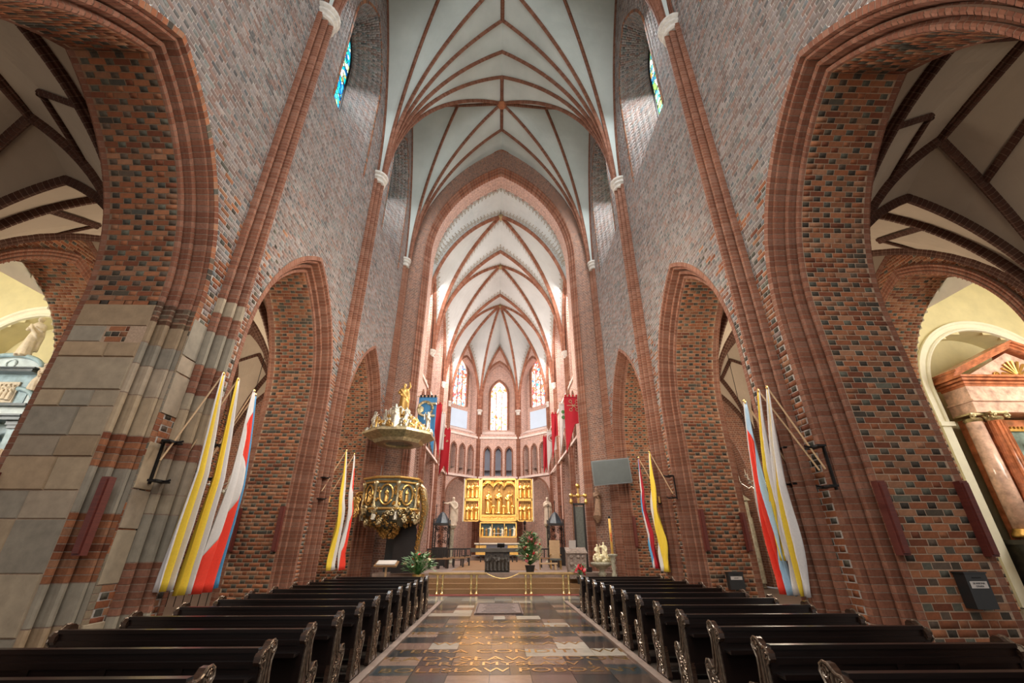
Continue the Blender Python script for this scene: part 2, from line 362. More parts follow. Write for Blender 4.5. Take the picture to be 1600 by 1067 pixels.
class Pool:
    """bricks waiting to be built: the largest in the photo become objects, the others one mesh"""
    def __init__(s): s.P = []; s.C = []
    def add(s, P, C): s.P.append(P); s.C.extend(C)
    def finish(s, parent, top=300, name='brick', mat='brick', stuffname='brickwork'):
        P = np.concatenate(s.P); C = np.array(s.C)
        Fc = P[:, 4:8]; ctr = Fc.mean(1)
        f = np.array([math.sin(YAW)*math.cos(PITCH), math.cos(YAW)*math.cos(PITCH), math.sin(PITCH)])
        r = np.array([math.cos(YAW), -math.sin(YAW), 0]); u = np.cross(r, f)
        D = Fc-CAM; wz = D@f; wz = np.where(wz < 0.3, 0.3, wz); px = (D@r)/wz; py = (D@u)/wz
        inside = (np.abs(px) < 1.2).all(1) & (np.abs(py) < 0.8).all(1) & (ctr[:, 2] > 0.8)
        x1, y1 = px, py; ar = 0.5*np.abs(((x1*np.roll(y1, -1, 1))-(np.roll(x1, -1, 1)*y1)).sum(1))
        nn = np.cross(Fc[:, 1]-Fc[:, 0], Fc[:, 3]-Fc[:, 0]); facing = ((CAM-ctr)*nn).sum(1)
        ar = np.where(inside & (np.abs(facing) > 0), ar, 0)
        order = np.argsort(-ar); big = [k for k in order[:top] if ar[k] > 0]
        faces = np.array([(4, 5, 6, 7), (0, 4, 7, 3), (1, 2, 6, 5), (3, 7, 6, 2), (0, 1, 5, 4)])
        for k in big:
            me = bpy.data.meshes.new(name); c = P[k].mean(0)
            me.from_pydata([tuple(q) for q in P[k]-c], [], [tuple(map(int, q)) for q in faces])
            at = me.attributes.new('tone', 'FLOAT_COLOR', 'FACE'); at.data.foreach_set('color', np.tile([*C[k], 1.0], 5).astype(np.float32))
            me.materials.append(MATS[mat]); o = bpy.data.objects.new(name, me); COL.objects.link(o); o.location = c; o.parent = parent
        keep = np.ones(len(P), bool); keep[big] = False
        P = P[keep]; C = C[keep]; n = len(P)
        if n == 0: return
        me = bpy.data.meshes.new(stuffname); me.vertices.add(n*8); me.vertices.foreach_set('co', P.reshape(-1).astype(np.float32))
        idx = (np.arange(n)[:, None, None]*8+faces[None]).reshape(-1)
        me.loops.add(len(idx)); me.loops.foreach_set('vertex_index', idx.astype(np.int32))
        me.polygons.add(n*5); me.polygons.foreach_set('loop_start', np.arange(0, n*20, 4, dtype=np.int32))
        at = me.attributes.new('tone', 'FLOAT_COLOR', 'FACE')
        cc = np.concatenate([np.repeat(C, 5, 0), np.ones((n*5, 1))], 1).astype(np.float32); at.data.foreach_set('color', cc.ravel())
        me.update(calc_edges=True); me.materials.append(MATS[mat])
        o = bpy.data.objects.new(stuffname, me); COL.objects.link(o); o.parent = parent; o['kind'] = 'stuff'
def course_bricks(a, b, odd, J=0.017, S=0.285, Hd=0.135, off=0.0):
    """Flemish bond along [a,b]; returns (u0,u1,is_header)"""
    per = S+Hd+2*J; x = math.floor((a-off)/per)*per+off-(per*0.5 if odd else 0); out = []; k = 0
    while x < b:
        for wd, hd in ((S, False), (Hd, True)):
            u0, u1 = max(x, a+J/2), min(x+wd, b-J/2)
            if u1-u0 > 0.035: out.append((u0, u1, hd or (u1-u0) < 0.15))
            x += wd+J
    return out
def lay(pool, posfn, u0, u1, v0, v1, k, dark=0.7, proud=0.005, J=0.018, off=0.0, warm=1.0, rdark=0.04, pale=1.0):
    """one course of bricks on the surface posfn(u,v,h), v0..v1 its height"""
    L = course_bricks(u0, u1, k % 2, J, off=off)
    if not L: return
    U0 = np.array([q[0] for q in L]); U1 = np.array([q[1] for q in L])
    dv = (v1-v0); j = J/2/0.11*dv
    h = proud+RNG.uniform(-0.002, 0.003, len(L)); lo = np.full(len(L), -0.02)
    e = RNG.uniform(-0.003, 0.003, (4, len(L)))
    Va, Vb = v0+j+e[0]*dv/0.11, v1-j+e[1]*dv/0.11
    P = np.stack([posfn(U0, Va, lo), posfn(U1, Va, lo), posfn(U1, Vb, lo), posfn(U0, Vb, lo),
                  posfn(U0+e[2], Va, h), posfn(U1, Va, h), posfn(U1, Vb, h), posfn(U0+e[3], Vb, h)], 1)
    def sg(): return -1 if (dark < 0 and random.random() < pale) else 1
    pool.add(P, [tone(sg()*abs(dark) if q[2] else sg()*rdark, warm) for q in L])
def wall(fr, u0, u1, z0, z1, openings, pool=None, mortar=None, d=0.0, dark=0.6, uvmat=None, margin=0.0, topfn=None, step=0.11):
    """brick wall in the frame; openings = [(Arch, offset a)]"""
    n = int(round((z1-z0)/step))
    for k in range(n):
        za, zb = z0+k*step, z0+(k+1)*step; zm = (za+zb)/2
        iv = [(u0, u1)]
        if topfn:
            t = topfn(zm)
            if t is None: continue
            iv = [t]
        for ar, a in openings:
            if zm < ar.zb: continue
            g = ar.gap(zm, a)
            if not g: continue
            new = []
            for p, q in iv:
                if g[1] <= p or g[0] >= q: new.append((p, q))
                else:
                    if g[0] > p: new.append((p, g[0]))
                    if g[1] < q: new.append((g[1], q))
            iv = new
        for p, q in iv:
            if q-p < 0.03: continue
            if pool is not None: lay(pool, lambda u, v, h: fr.p(u, v, h+d), p, q, za, zb, k, dark, pale=min(1, max(0.0, (zm-5.0)/5.0)))  # redder low down, paler above: fall of light put into brick tones
            if mortar is not None:
                mortar.quad(fr.p([p, q, q, p], [za, za, zb, zb], d), uv=[(p, za), (q, za), (q, zb), (p, zb)])
def soffit(fr, ar, d0, d1, pool=None, mortar=None, a=0.0, dark=0.75, sides=(-1, 1), tstop=None, tmin=None, dmid=None, sill=False):
    """the inner faces of an opening between depths d0 (front) and d1 (back); bricks course by course"""
    ts = ar.ts(0.11, a)
    for side in sides:
        for k in range(len(ts)-1):
            t0, t1 = ts[k], ts[k+1]
            if tmin is not None and t0 < tmin-1e-6: continue
            (ua, za), (ub, zb) = ar.pt(side, a, t0), ar.pt(side, a, t1)
            tu, tz = ub-ua, zb-za; L = math.hypot(tu, tz); nu, nz = -side*abs(tz)/L, -abs(tu)/L
            if t0 < 0: nu, nz = -side, 0
            def pos(u, v, h, ua=ua, za=za, tu=tu, tz=tz, nu=nu, nz=nz):
                f = v; return fr.p(ua+tu*f+nu*h, za+tz*f+nz*h, u)
            if pool is not None:
                lay(pool, lambda u, v, h: pos(u, (v-0.0)/0.11*1.0, h), min(d0, d1), max(d0, d1), 0.0, 0.11, k, dark)
            if mortar is not None:
                mortar.quad([fr.p(ua, za, d0), fr.p(ua, za, d1), fr.p(ub, zb, d1), fr.p(ub, zb, d0)], uv=[(d0, k*.11), (d1, k*.11), (d1, k*.11+.11), (d0, k*.11+.11)])
def arcpts(c, r, a0, a1, n=5): return [(c[0]+r*math.cos(math.radians(a0+(a1-a0)*k/n)), c[1]+r*math.sin(math.radians(a0+(a1-a0)*k/n))) for k in range(n+1)]
PROF = [(0.0, -0.04)]+arcpts((0.052, 0.03), 0.052, 190, 20, 4)+[(0.108, -0.05), (0.165, -0.06), (0.170, 0.09)]+arcpts((0.216, 0.15), 0.055, 205, 10, 4)+[(0.272, 0.03), (0.312, 0.02), (0.318, 0.28)]+arcpts((0.354, 0.35), 0.042, 205, 10, 3)+[(0.395, 0.33), (0.40, 0.46)]
def moulding(fr, ar, prof, sides=(-1, 1), step=0.11, dbase=0.0, tonefn=None, tmin=None, gap=0.13):
    """stack of profiled bricks along jambs and arch; profile points (a outward, b towards the viewer)"""
    m = MB(); core = MB(); ts = [t for t in ar.ts(step) if tmin is None or t >= tmin]
    pr = np.array(prof); cr = pr+np.array([0.004, -0.005])
    for side in sides:
        rows = []
        for k in range(len(ts)-1):
            t0, t1 = ts[k], ts[k+1]; g = (t1-t0)*gap/2
            col = tonefn(ar.pt(side, 0, t0)[1]) if tonefn else mtone()
            A = []
            for t in (t0+g, t1-g):
                q = [ar.pt(side, a, t) for a, b in pr]
                A.append(fr.p([x[0] for x in q], [x[1] for x in q], pr[:, 1]+dbase))
            n = len(pr); m.add(np.concatenate(A), [(i, i+1, n+i+1, n+i) for i in range(n-1)], col)
        Q = []
        for t in ts:
            q = [ar.pt(side, a, t) for a, b in cr]; Q.append(fr.p([x[0] for x in q], [x[1] for x in q], cr[:, 1]+dbase))
        n = len(cr); T = len(ts)
        core.add(np.concatenate(Q), [(j*n+i, j*n+i+1, (j+1)*n+i+1, (j+1)*n+i) for j in range(T-1) for i in range(n-1)])
    return m, core
def shaft_mb(fr, u, prof, z0, z1, step=0.11, tonefn=None):
    """engaged shaft: profile (du, protrusion) stacked course by course"""
    m = MB(); core = MB(); pr = np.array(prof); n = len(pr); N_ = max(1, round((z1-z0)/step)); step = (z1-z0)/N_
    for k in range(N_):
        a, b = z0+k*step+0.008, z0+(k+1)*step-0.008
        P = np.concatenate([fr.p(u+pr[:, 0], a, pr[:, 1]), fr.p(u+pr[:, 0], b, pr[:, 1])])
        m.add(P, [(i, i+1, n+i+1, n+i) for i in range(n-1)], tonefn(a) if tonefn else mtone())
    pc = pr*np.array([0.985, 1])-np.array([0, 0.005])
    core.add(np.concatenate([fr.p(u+pc[:, 0], z0, pc[:, 1]), fr.p(u+pc[:, 0], z1, pc[:, 1])]), [(i, i+1, n+i+1, n+i) for i in range(n-1)])
    return m, core
def jamb_block(fr, ar, prof, z0, z1, dbase, step, tonefn):
    m = MB(); core = MB(); pr = np.array(prof); n = len(pr); N_ = max(1, round((z1-z0)/step)); h = (z1-z0)/N_; u = ar.yc+ar.h
    F = [(i, i+1, n+i+1, n+i) for i in range(n-1)]
    for k in range(N_):
        a, b = z0+k*h+0.008, z0+(k+1)*h-0.008
        m.add(np.concatenate([fr.p(u+pr[:, 0], a, pr[:, 1]+dbase), fr.p(u+pr[:, 0], b, pr[:, 1]+dbase)]), F, tonefn())
    core.add(np.concatenate([fr.p(u+pr[:, 0]+.004, z0, pr[:, 1]+dbase-.005), fr.p(u+pr[:, 0]+.004, z1, pr[:, 1]+dbase-.005)]), F)
    return m, core
SHAFT = [(-0.42, 0.0), (-0.42, 0.06)]+arcpts((-0.35, 0.08), 0.065, 180, -10, 4)+[(-0.285, 0.02), (-0.235, 0.01), (-0.225, 0.18)]+arcpts((-0.165, 0.22), 0.055, 190, -10, 4)+[(-0.105, 0.10), (-0.065, 0.10), (-0.060, 0.28)]+arcpts((0.0, 0.32), 0.052, 190, -10, 4)+[(0.060, 0.28), (0.065, 0.10), (0.105, 0.10)]+arcpts((0.165, 0.22), 0.055, 190, -10, 4)+[(0.225, 0.18), (0.235, 0.01), (0.285, 0.02)]+arcpts((0.35, 0.08), 0.065, 190, 0, 4)+[(0.42, 0.06), (0.42, 0.0)]

# ---------------------------------------------------------------- vaults
def rib_curve(S, E, n=16):
    """arc in the vertical plane through S (springing, vertical tangent) and E"""
    S, E = np.array(S, float), np.array(E, float); h = E-S; D = math.hypot(h[0], h[1]); Hh = h[2]
    dr = np.array([h[0]/D, h[1]/D, 0]); P = []
    r = (D*D+Hh*Hh)/(2*D)
    if Hh >= D*0.98 or r >= D:
        th1 = math.atan2(Hh, r-D)
        if r < D: th1 = PI-math.atan2(Hh, D-r)
        for k in range(n+1):
            th = th1*k/n; P.append(S+dr*(r-r*math.cos(th))+np.array([0, 0, r*math.sin(th)]))
    else:
        for k in range(n+1):
            th = PI/2*k/n; P.append(S+dr*D*(1-math.cos(th))+np.array([0, 0, Hh*math.sin(th)]))
    P[-1] = E; return np.array(P)
def even(P, n):
    d = np.concatenate([[0], np.cumsum(np.linalg.norm(np.diff(P, axis=0), axis=1))]); q = np.linspace(0, d[-1], n)
    return np.stack([np.interp(q, d, P[:, k]) for k in range(3)], 1)
RIB = [(-0.11, 0.02), (-0.11, -0.07), (-0.075, -0.10), (-0.07, -0.16), (-0.035, -0.205), (0.035, -0.205), (0.07, -0.16), (0.075, -0.10), (0.11, -0.07), (0.11, 0.02)]
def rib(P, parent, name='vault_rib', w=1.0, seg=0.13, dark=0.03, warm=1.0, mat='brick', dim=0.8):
    """voussoirs along the curve P"""
    P = np.asarray(P); L = np.linalg.norm(np.diff(P, axis=0), axis=1).sum(); n = max(2, int(L/seg)); Q = even(P, n+1)
    T = np.gradient(Q, axis=0); T /= np.linalg.norm(T, axis=1)[:, None]
    side = np.cross(Q[-1]-Q[0], [0, 0, 1.0]); 
    if np.linalg.norm(side) < 1e-3: side = np.array([1.0, 0, 0])
    side /= np.linalg.norm(side); pr = np.array(RIB)*w
    m = MB(); k = len(pr)
    up = np.cross(side, T); up *= np.sign(up[len(up)//2, 2]+1e-9)
    def sec(p, u, s=1.0): return p+pr[:, :1]*s*side+(pr[:, 1:]*s)*u
    F = [(i, i+1, k+i+1, k+i) for i in range(k-1)]
    for i in range(n):
        a = Q[i]+(Q[i+1]-Q[i])*0.05; b = Q[i]+(Q[i+1]-Q[i])*0.93
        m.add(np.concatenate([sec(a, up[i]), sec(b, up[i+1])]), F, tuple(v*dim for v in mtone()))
    core = [sec(Q[i], up[i], 0.92) for i in range(n+1)]
    m.add(np.concatenate(core), [(j*k+i, j*k+i+1, (j+1)*k+i+1, (j+1)*k+i) for j in range(n) for i in range(k-1)], (0.26, 0.17, 0.12))
    return m.build(name, mat, parent)
def web(m, A, B, n=17):
    A, B = even(A, n), even(B, n)
    # ruled surface with a little masonry camber
    s = np.linspace(0, 1, 7); V = []
    for i in range(n):
        wd = np.linalg.norm(A[i]-B[i])
        for q in s: V.append(A[i]*(1-q)+B[i]*q+np.array([0, 0, 0.035*wd*4*q*(1-q)*0.5]))
    F = [(i*7+j, i*7+j+1, (i+1)*7+j+1, (i+1)*7+j) for i in range(n-1) for j in range(6)]
    m.add(V, F)
def scrolls(m, A, B, off=0.30, r=0.15, step=0.36, t0=0.12):
    """painted scrollwork rings lying on the web between curves A and B, along A"""
    L = np.linalg.norm(np.diff(A, axis=0), axis=1).sum(); n = int(L/step)
    if n < 3: return
    QA, QB = even(A, n+1), even(B, n+1); T = np.gradient(QA, axis=0); T /= np.linalg.norm(T, axis=1)[:, None]
    for i in range(int(n*t0), n+1):
        w_ = QB[i]-QA[i]; wd = np.linalg.norm(w_)
        if wd < off*2.2: continue
        e = w_/wd; nn = np.cross(e, T[i]); nn *= -np.sign(nn[2]+1e-9)*0.055/(np.linalg.norm(nn)+1e-9)
        for rr, oo, a0, a1 in ((r, off, 0, 300), (r*0.45, off+0.02, 120, 470), (r*0.3, off+r*1.3, 0, 360)):
            c = QA[i]+e*oo+nn+np.array([0, 0, 0.07*oo*(1-oo/wd)]); V = []; K = 9
            for k in range(K+1):
                an = math.radians(a0+(a1-a0)*k/K)
                for q in (rr, rr-0.03): V.append(c+e*q*math.cos(an)+T[i]*q*math.sin(an))
            m.add(V, [(2*k, 2*k+1, 2*k+3, 2*k+2) for k in range(K)])

# ================================================================ SETTING
BAYS = [(1.4, 8.5), (8.5, 15.55), (15.55, 22.6)]; MID = [4.98, 12.03, 19.07]; YE = 22.6
def structure(name, loc=(0, 0, 0)):
    o = empty(name, loc); o['kind'] = 'structure'; return o
FR = {'right': Frame((6.0, 0, 0), (0, 1, 0), (-1, 0, 0)), 'left': Frame((-6.0, 0, 0), (0, 1, 0), (1, 0, 0))}
def put(parts, name, mat, parent, core='mortar_joint', kind=None):
    m, c = parts; o = m.build(name, mat, parent, kind=kind); c.build(name+'_bedding', core, o)
    return o
WIN = [Arch(mid, 21.4, 1.85, 2.6, 16.4) for mid in MID[1:]]+[Arch(MID[0], 21.4, 1.85, 2.6, 16.4)]
STONES = [(0.46, 0.34, 0.215), (0.40, 0.315, 0.215), (0.43, 0.335, 0.235), (0.37, 0.315, 0.235), (0.43, 0.30, 0.18), (0.36, 0.305, 0.23)]
def stone_tone():
    c = random.choice(STONES); k = random.uniform(0.80, 1.08)*1.05; return tuple(v*k for v in c)
def left_tone(z):
    r = random.random(); zz = int(z*1.3)
    random_state = (zz*7919) % 11
    if z < 5.4 and random_state not in (2, 7, 9): 
        c = STONES[zz % 6]; k = 0.60+0.08*math.sin(zz*3.1); return tuple(v*k for v in c)
    return tone(0.1)
WALLS = {}
for side in ('right', 'left'):
    fr = FR[side]; W = structure('wall_'+side); WALLS[side] = W; pool = Pool(); mor = MB(); back = MB(); morw = MB()
    arches = [Arch(mid, 6.0, 2.26, 2.4) for mid in MID]
    ops = [(a, 0.40+0.135) for a in arches]+[(a, 0.0) for a in WIN]
    ystart = 1.4
    # stone zone on the left pier face
    stone_pool = Pool()
    wall(fr, ystart, YE, 0.0, 28.6, ops, pool, morw, dark=-0.6)
    if side == 'left':
        # large ashlar on the nave side of the first pier
        pass
    # wall head above the wall ribs is masked by the vault; aisle side of the wall
    fb = Frame((8.1 if side == 'right' else -8.1, 0, 0), (0, 1, 0), (1 if side == 'right' else -1, 0, 0))
    wall(fb, ystart, YE, 0.0, 12.1, [(a, 0.25) for a in arches], None, back)
    for i, a in enumerate(arches):
        # piers' inner faces and the arch soffits, X 6.46 .. 7.9
        if side == 'left' and i == 0: soffit(fr, a, -0.46, -1.80, pool, mor, sides=(1,), tmin=-0.38); soffit(fr, a, -0.46, -1.80, pool, None, sides=(-1,), tmin=0.0); soffit(fr, a, -0.46, -1.80, None, mor, sides=(1, -1))
        elif i == 0: soffit(fr, a, -0.46, -1.80, pool, mor, sides=(1,)); soffit(fr, a, -0.46, -1.80, pool, mor, sides=(-1,))
        else: soffit(fr, a, -0.46, -1.80, pool, mor)
        tf = left_tone if (side == 'left' and i == 0) else None
        if not (i == 0):
            put(moulding(fr, a, PROF, dbase=-0.46), 'arch_moulding', 'brick', W)
        else:
            if side == 'left':
                put(moulding(fr, a, PROF, dbase=-0.46, sides=(1,), tmin=-0.5), 'arch_moulding', 'brick', W)
                zz = 0.0
                while zz < 5.95:
                    hh = min(random.choice([0.3, 0.42, 0.55, 0.7]), 6.0-zz)
                    if random.random() < 0.22: put(jamb_block(fr, a, PROF, zz, zz+hh, -0.46, 0.11, tone), 'arch_moulding', 'brick', W)
                    else: put(jamb_block(fr, a, PROF, zz, zz+hh, -0.46, hh, stone_tone), 'moulded_stone', 'stone', W)
                    zz += hh
            else: put(moulding(fr, a, PROF, dbase=-0.46, sides=(1,)), 'arch_moulding', 'brick', W)
            put(moulding(fr, a, PROF, dbase=-0.46, sides=(-1,)), 'arch_moulding', 'brick', W)
        # header ring around the moulding, flush with the wall
        put(moulding(fr, a, [(0.40, 0.0), (0.40, 0.014), (0.53, 0.014), (0.535, 0.0)], dbase=0.0, step=0.11, gap=0.14, tonefn=tf if i == 0 else None), 'arch_ring', 'brick', W)
        # aisle side order
        AP = [(0.0, 0.0)]+arcpts((0.06, 0.10), 0.06, 200, 60, 4)+[(0.12, 0.13), (0.13, 0.20)]+arcpts((0.20, 0.25), 0.055, 200, 60, 3)+[(0.25, 0.30)]
        put(moulding(fb, a, AP, dbase=-0.30), 'arch_moulding', 'brick', W)
    for a in WIN:
        # splayed clerestory recess: from the face opening back to the glazing, with a steep sill
        gl = Arch(a.yc, 22.3, 0.95, 1.3, 19.0); ts = np.linspace(0, 1, 60)
        m = MB(); n = 44
        for sd in (-1, 1):
            def path(ar, sill):
                P = [(ar.yc, sill), (ar.yc+sd*ar.h, sill)]; 
                for k in range(24): P.append((ar.yc+sd*ar.h, sill+(ar.zs-sill)*(k+1)/24))
                for k in range(18):
                    P.append(ar.pt(sd, 0, (k+1)/18))
                return P
            A_, B_ = path(a, 16.4), path(gl, 19.0)
            for k in range(len(A_)-1):
                if k == 0: continue
                p0, p1, q0, q1 = A_[k], A_[k+1], B_[k], B_[k+1]
                def pos(u, v, h, p0=p0, p1=p1, q0=q0, q1=q1):
                    f = np.asarray(u)/1.45; g = np.asarray(v)
                    uu = (p0[0]*(1-g)+p1[0]*g)*(1-f)+(q0[0]*(1-g)+q1[0]*g)*f
                    zz = (p0[1]*(1-g)+p1[1]*g)*(1-f)+(q0[1]*(1-g)+q1[1]*g)*f
                    return fr.p(uu-sd*np.asarray(h), zz, -f*1.3)
                m.quad([pos(0, 0, 0), pos(1.45, 0, 0), pos(1.45, 1, 0), pos(0, 1, 0)], uv=[(0, 0), (1.4, 0), (1.4, .11), (0, .11)])
                sub = 2
                for j in range(sub):
                    L = course_bricks(0, 1.45, (k*sub+j) % 2)
                    U0 = np.array([q[0] for q in L]); U1 = np.array([q[1] for q in L]); h = np.full(len(L), 0.012); lo = -h*1.5
                    v0 = np.full(len(L), (j+0.06)/sub); v1 = np.full(len(L), (j+0.94)/sub)
                    pool.add(np.stack([pos(U0, v0, lo), pos(U1, v0, lo), pos(U1, v1, lo), pos(U0, v1, lo), pos(U0, v0, h), pos(U1, v0, h), pos(U1, v1, h), pos(U0, v1, h)], 1),
                             [tone(-0.5 if q[2] else -0.05) for q in L])
        m.build('window_recess', 'mortar_wall', W)
        s_ = MB(); s_.quad([fr.p(a.yc-a.h, 16.4, 0), fr.p(a.yc+a.h, 16.4, 0), fr.p(a.yc+gl.h, 19.0, -1.3), fr.p(a.yc-gl.h, 19.0, -1.3)], uv=[(0, 0), (3.2, 0), (2.4, 3), (0.8, 3)])
        s_.build('window_sill', 'brick_arch', W)
        # edging bricks round the recess
        put(moulding(fr, a, [(-0.02, 0.0), (-0.02, 0.02), (0.10, 0.02), (0.10, 0.0)], gap=0.15, tonefn=lambda z: tone(0.25)), 'window_edge', 'brick', W)
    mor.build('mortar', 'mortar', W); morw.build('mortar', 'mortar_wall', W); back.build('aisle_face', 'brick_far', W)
    if side == 'left':
        # ashlar repair: big stones on the pier's inner face (towards the camera)
        y = MID[0]+2.26; z = 0.0; rows = [0.60, 0.78, 0.74, 0.42, 0.52, 0.34, 0.50, 0.30, 0.62, 0.30, 0.33, 0.47]
        for k, hh in enumerate(rows):
            x0, x1 = 6.46, 7.80; L = [x0]; nst = 2 if k not in (7, 8, 11) else (3 if k == 7 else 1)
            for q in range(1, nst): L.append(x0+(x1-x0)*(q+random.uniform(-0.22, 0.22))/nst)
            L.append(x1)
            for q in range(len(L)-1):
                if k == 10 and q == 0: # brick patch let into the stone
                    continue
                a_, b_ = L[q]+0.006, L[q+1]-0.006; z0_, z1_ = z+0.006, z+hh-0.006
                m = MB(); pr = 0.016+random.uniform(0, 0.02); e = 0.012
                V = [(-a_, y, z0_), (-b_, y, z0_), (-b_, y, z1_), (-a_, y, z1_), (-a_-e, y-pr, z0_+e), (-b_+e, y-pr, z0_+e), (-b_+e, y-pr, z1_-e), (-a_-e, y-pr, z1_-e)]
                m.add(V, [(4, 7, 6, 5), (0, 4, 5, 1), (1, 5, 6, 2), (2, 6, 7, 3), (3, 7, 4, 0)], stone_tone())
                m.build('stone', 'stone', W)
            if k == 10:
                for c in range(3):
                    lay(pool, lambda u, v, h: np.stack([-np.asarray(u)+0*np.asarray(v), y-np.asarray(h)+0*np.asarray(u), np.asarray(v)+0*np.asarray(u)], -1), L[0]+0.3, L[1]-0.02, z+c*hh/3, z+(c+1)*hh/3, c, 0.5)
            z += hh
        # ashlar facing on the nave side between moulding and shaft, and beyond the shaft
        for (ya, yb) in ((7.66, 8.07), (8.93, 9.34)):
            z = 0.0; k = 0
            while z < 5.9:
                hh = random.choice([0.35, 0.5, 0.62, 0.8])
                if (ya < 8 and k % 4 != 2) or (ya > 9 and k % 3 != 1):
                    m = MB(); e = 0.01; X = -6.0; pr = 0.02+random.uniform(0, 0.012)
                    V = [(X, ya, z+.006), (X, yb, z+.006), (X, yb, z+hh-.006), (X, ya, z+hh-.006), (X+pr, ya+e, z+.006+e), (X+pr, yb-e, z+.006+e), (X+pr, yb-e, z+hh-.006-e), (X+pr, ya+e, z+hh-.006-e)]
                    m.add(V, [(4, 5, 6, 7), (0, 1, 5, 4), (1, 2, 6, 5), (2, 3, 7, 6), (3, 0, 4, 7)], stone_tone()); m.build('stone', 'stone', W)
                z += hh; k += 1
    # vaulting shafts with plastered capitals
    for yb in (1.4, 8.5, 15.55):
        z_ = 0.0
        if side == 'left' and yb == 8.5:
            z_ = 6.6; zz = 0.0
            while zz < z_-0.1:
                hh = min(random.choice([0.33, 0.45, 0.6, 0.75]), z_-zz); br = random.random() < 0.2
                if br: put(shaft_mb(fr, yb, SHAFT, zz, zz+hh), 'vault_shaft', 'brick', W)
                else:
                    c_ = stone_tone(); put(shaft_mb(fr, yb, SHAFT, zz, zz+hh, step=hh, tonefn=lambda z: c_), 'shaft_block', 'stone', W)
                zz += hh
        put(shaft_mb(fr, yb, SHAFT, z_, 17.6), 'vault_shaft', 'brick', W)
    for yb in (1.4, 8.5, 15.55, 22.25):
        m = MB(); k_ = 0.8 if yb > 20 else 1.0
        for r_, zz in [(0.0, 0)]:
            prof = [(0.34, 0), (0.40, 0.03), (0.40, 0.10), (0.35, 0.13), (0.36, 0.22), (0.44, 0.27), (0.44, 0.36), (0.41, 0.40), (0.50, 0.46), (0.50, 0.56)]
            m.lathe([(a*k_, z) for a, z in prof], 20, tuple(fr.p(yb, 17.5, 0.0)))
        m.build('capital', 'white_capital', W, smooth=False)
    # the corner shaft next to the choir arch
    put(shaft_mb(fr, 22.28, [(-0.3, 0.0)]+arcpts((-0.15, 0.05), 0.12, 180, 20, 4)+arcpts((0.12, 0.16), 0.12, 150, 0, 4)+[(0.3, 0.1)], 0.0, 17.6), 'vault_shaft', 'brick', W)
    pool.finish(W, 300)
    # glazing in the clerestory
    for i, a in enumerate(WIN[:2]):
        wo = structure('window_%d' % (i+1+(0 if side == 'left' else 2)))
        gl = Arch(a.yc, 22.3, 0.95, 1.3, 19.0); m = MB(); f = MB(); pts = []
        L = [gl.pt(-1, 0, k/8) for k in range(9)]; Rr = [gl.pt(1, 0, k/8) for k in range(9)]
        poly = [(gl.yc-.95, 19.0), (gl.yc+.95, 19.0)]+Rr+L[::-1][1:]
        m.add([fr.p(u, z, -1.32) for u, z in poly], [tuple(range(len(poly)))])
        m.build('stained_glass', 'glass_blue' if side == 'left' else 'glass_green', wo)
        f.tube([fr.p(gl.yc, 19.0, -1.28), fr.p(gl.yc, 24.2, -1.28)], 0.045, 6)
        for sd in (-1, 1):
            f.tube([fr.p(gl.yc+sd*0.42+0.42*math.cos(q), 22.9+0.75*math.sin(q), -1.28) for q in np.linspace(0, PI, 9)], 0.035, 5)
            f.tube([fr.p(u, z, -1.27) for u, z in [(gl.yc+sd*.95, 19.0)]+[gl.pt(sd, 0, k/8) for k in range(9)]], 0.05, 6)
        for zz in (20.1, 21.0, 21.9): f.tube([fr.p(gl.yc-.95, zz, -1.28), fr.p(gl.yc+.95, zz, -1.28)], 0.015, 5)
        f.build('tracery', 'iron', wo)

# ---------------------------------------------------------------- nave ceiling
CN = structure('ceiling'); webs = MB(); RZ = 30.0
def nave_fan(cx, y0, ym, yT, half=False):
    """fan from the capital at (cx,y0) to the bay centre ym"""
    s = math.copysign(1, cx); S = (cx, y0, 18.0); sg = math.copysign(1, ym-y0)
    F_ = (s*6.0, ym, 28.0); Lp = (s*2.95, ym, 28.6); Bo = (0, ym, 28.9); Rp = (0, ym-sg*1.9, 28.75); Tp = (0, yT, 28.6)
    S2 = (s*5.75, y0+sg*0.05, 18.0)
    cs = [rib_curve((s*6.0, y0+sg*.15, 18.0), F_, 18), rib_curve(S2, Lp, 18), rib_curve(S2, Bo, 18), rib_curve(S2, Rp, 18), rib_curve((s*5.75, y0, 18.0), Tp, 18)]
    for a, b in zip(cs[:-1], cs[1:]): web(webs, a, b)
    return cs
for k, (ya, yb) in enumerate(BAYS):
    ym = (ya+yb)/2
    for s in (-1, 1):
        for y0, yT in ((ya, ya), (yb, yb)):
            if y0 == YE: y0_ = 22.35
            else: y0_ = y0
            cs = nave_fan(s*6.0, y0_, ym, yT)
            for c in cs[1:4]: rib(c, CN, w=0.78, dim=0.95)
            if y0 != YE and not (y0 == ya and k > 0): rib(cs[4], CN, w=0.78, dim=0.95)
            rib(cs[0], CN, 'wall_rib', w=0.7)
        rib(np.array([(s*2.95, ym, 28.6), (0, ym, 28.9)]), CN)
    for sg in (-1, 1): rib(np.array([(0, ym, 28.9), (0, ym+sg*1.9, 28.75)]), CN)
    m = MB(); m.lathe([(0.05, -0.42), (0.20, -0.38), (0.30, -0.28), (0.30, -0.15), (0.20, 0.0)], 10, (0, ym, 28.9), tone()); m.build('vault_boss', 'brick', CN)
webs.build('web', 'plaster_vault', CN, smooth=False)

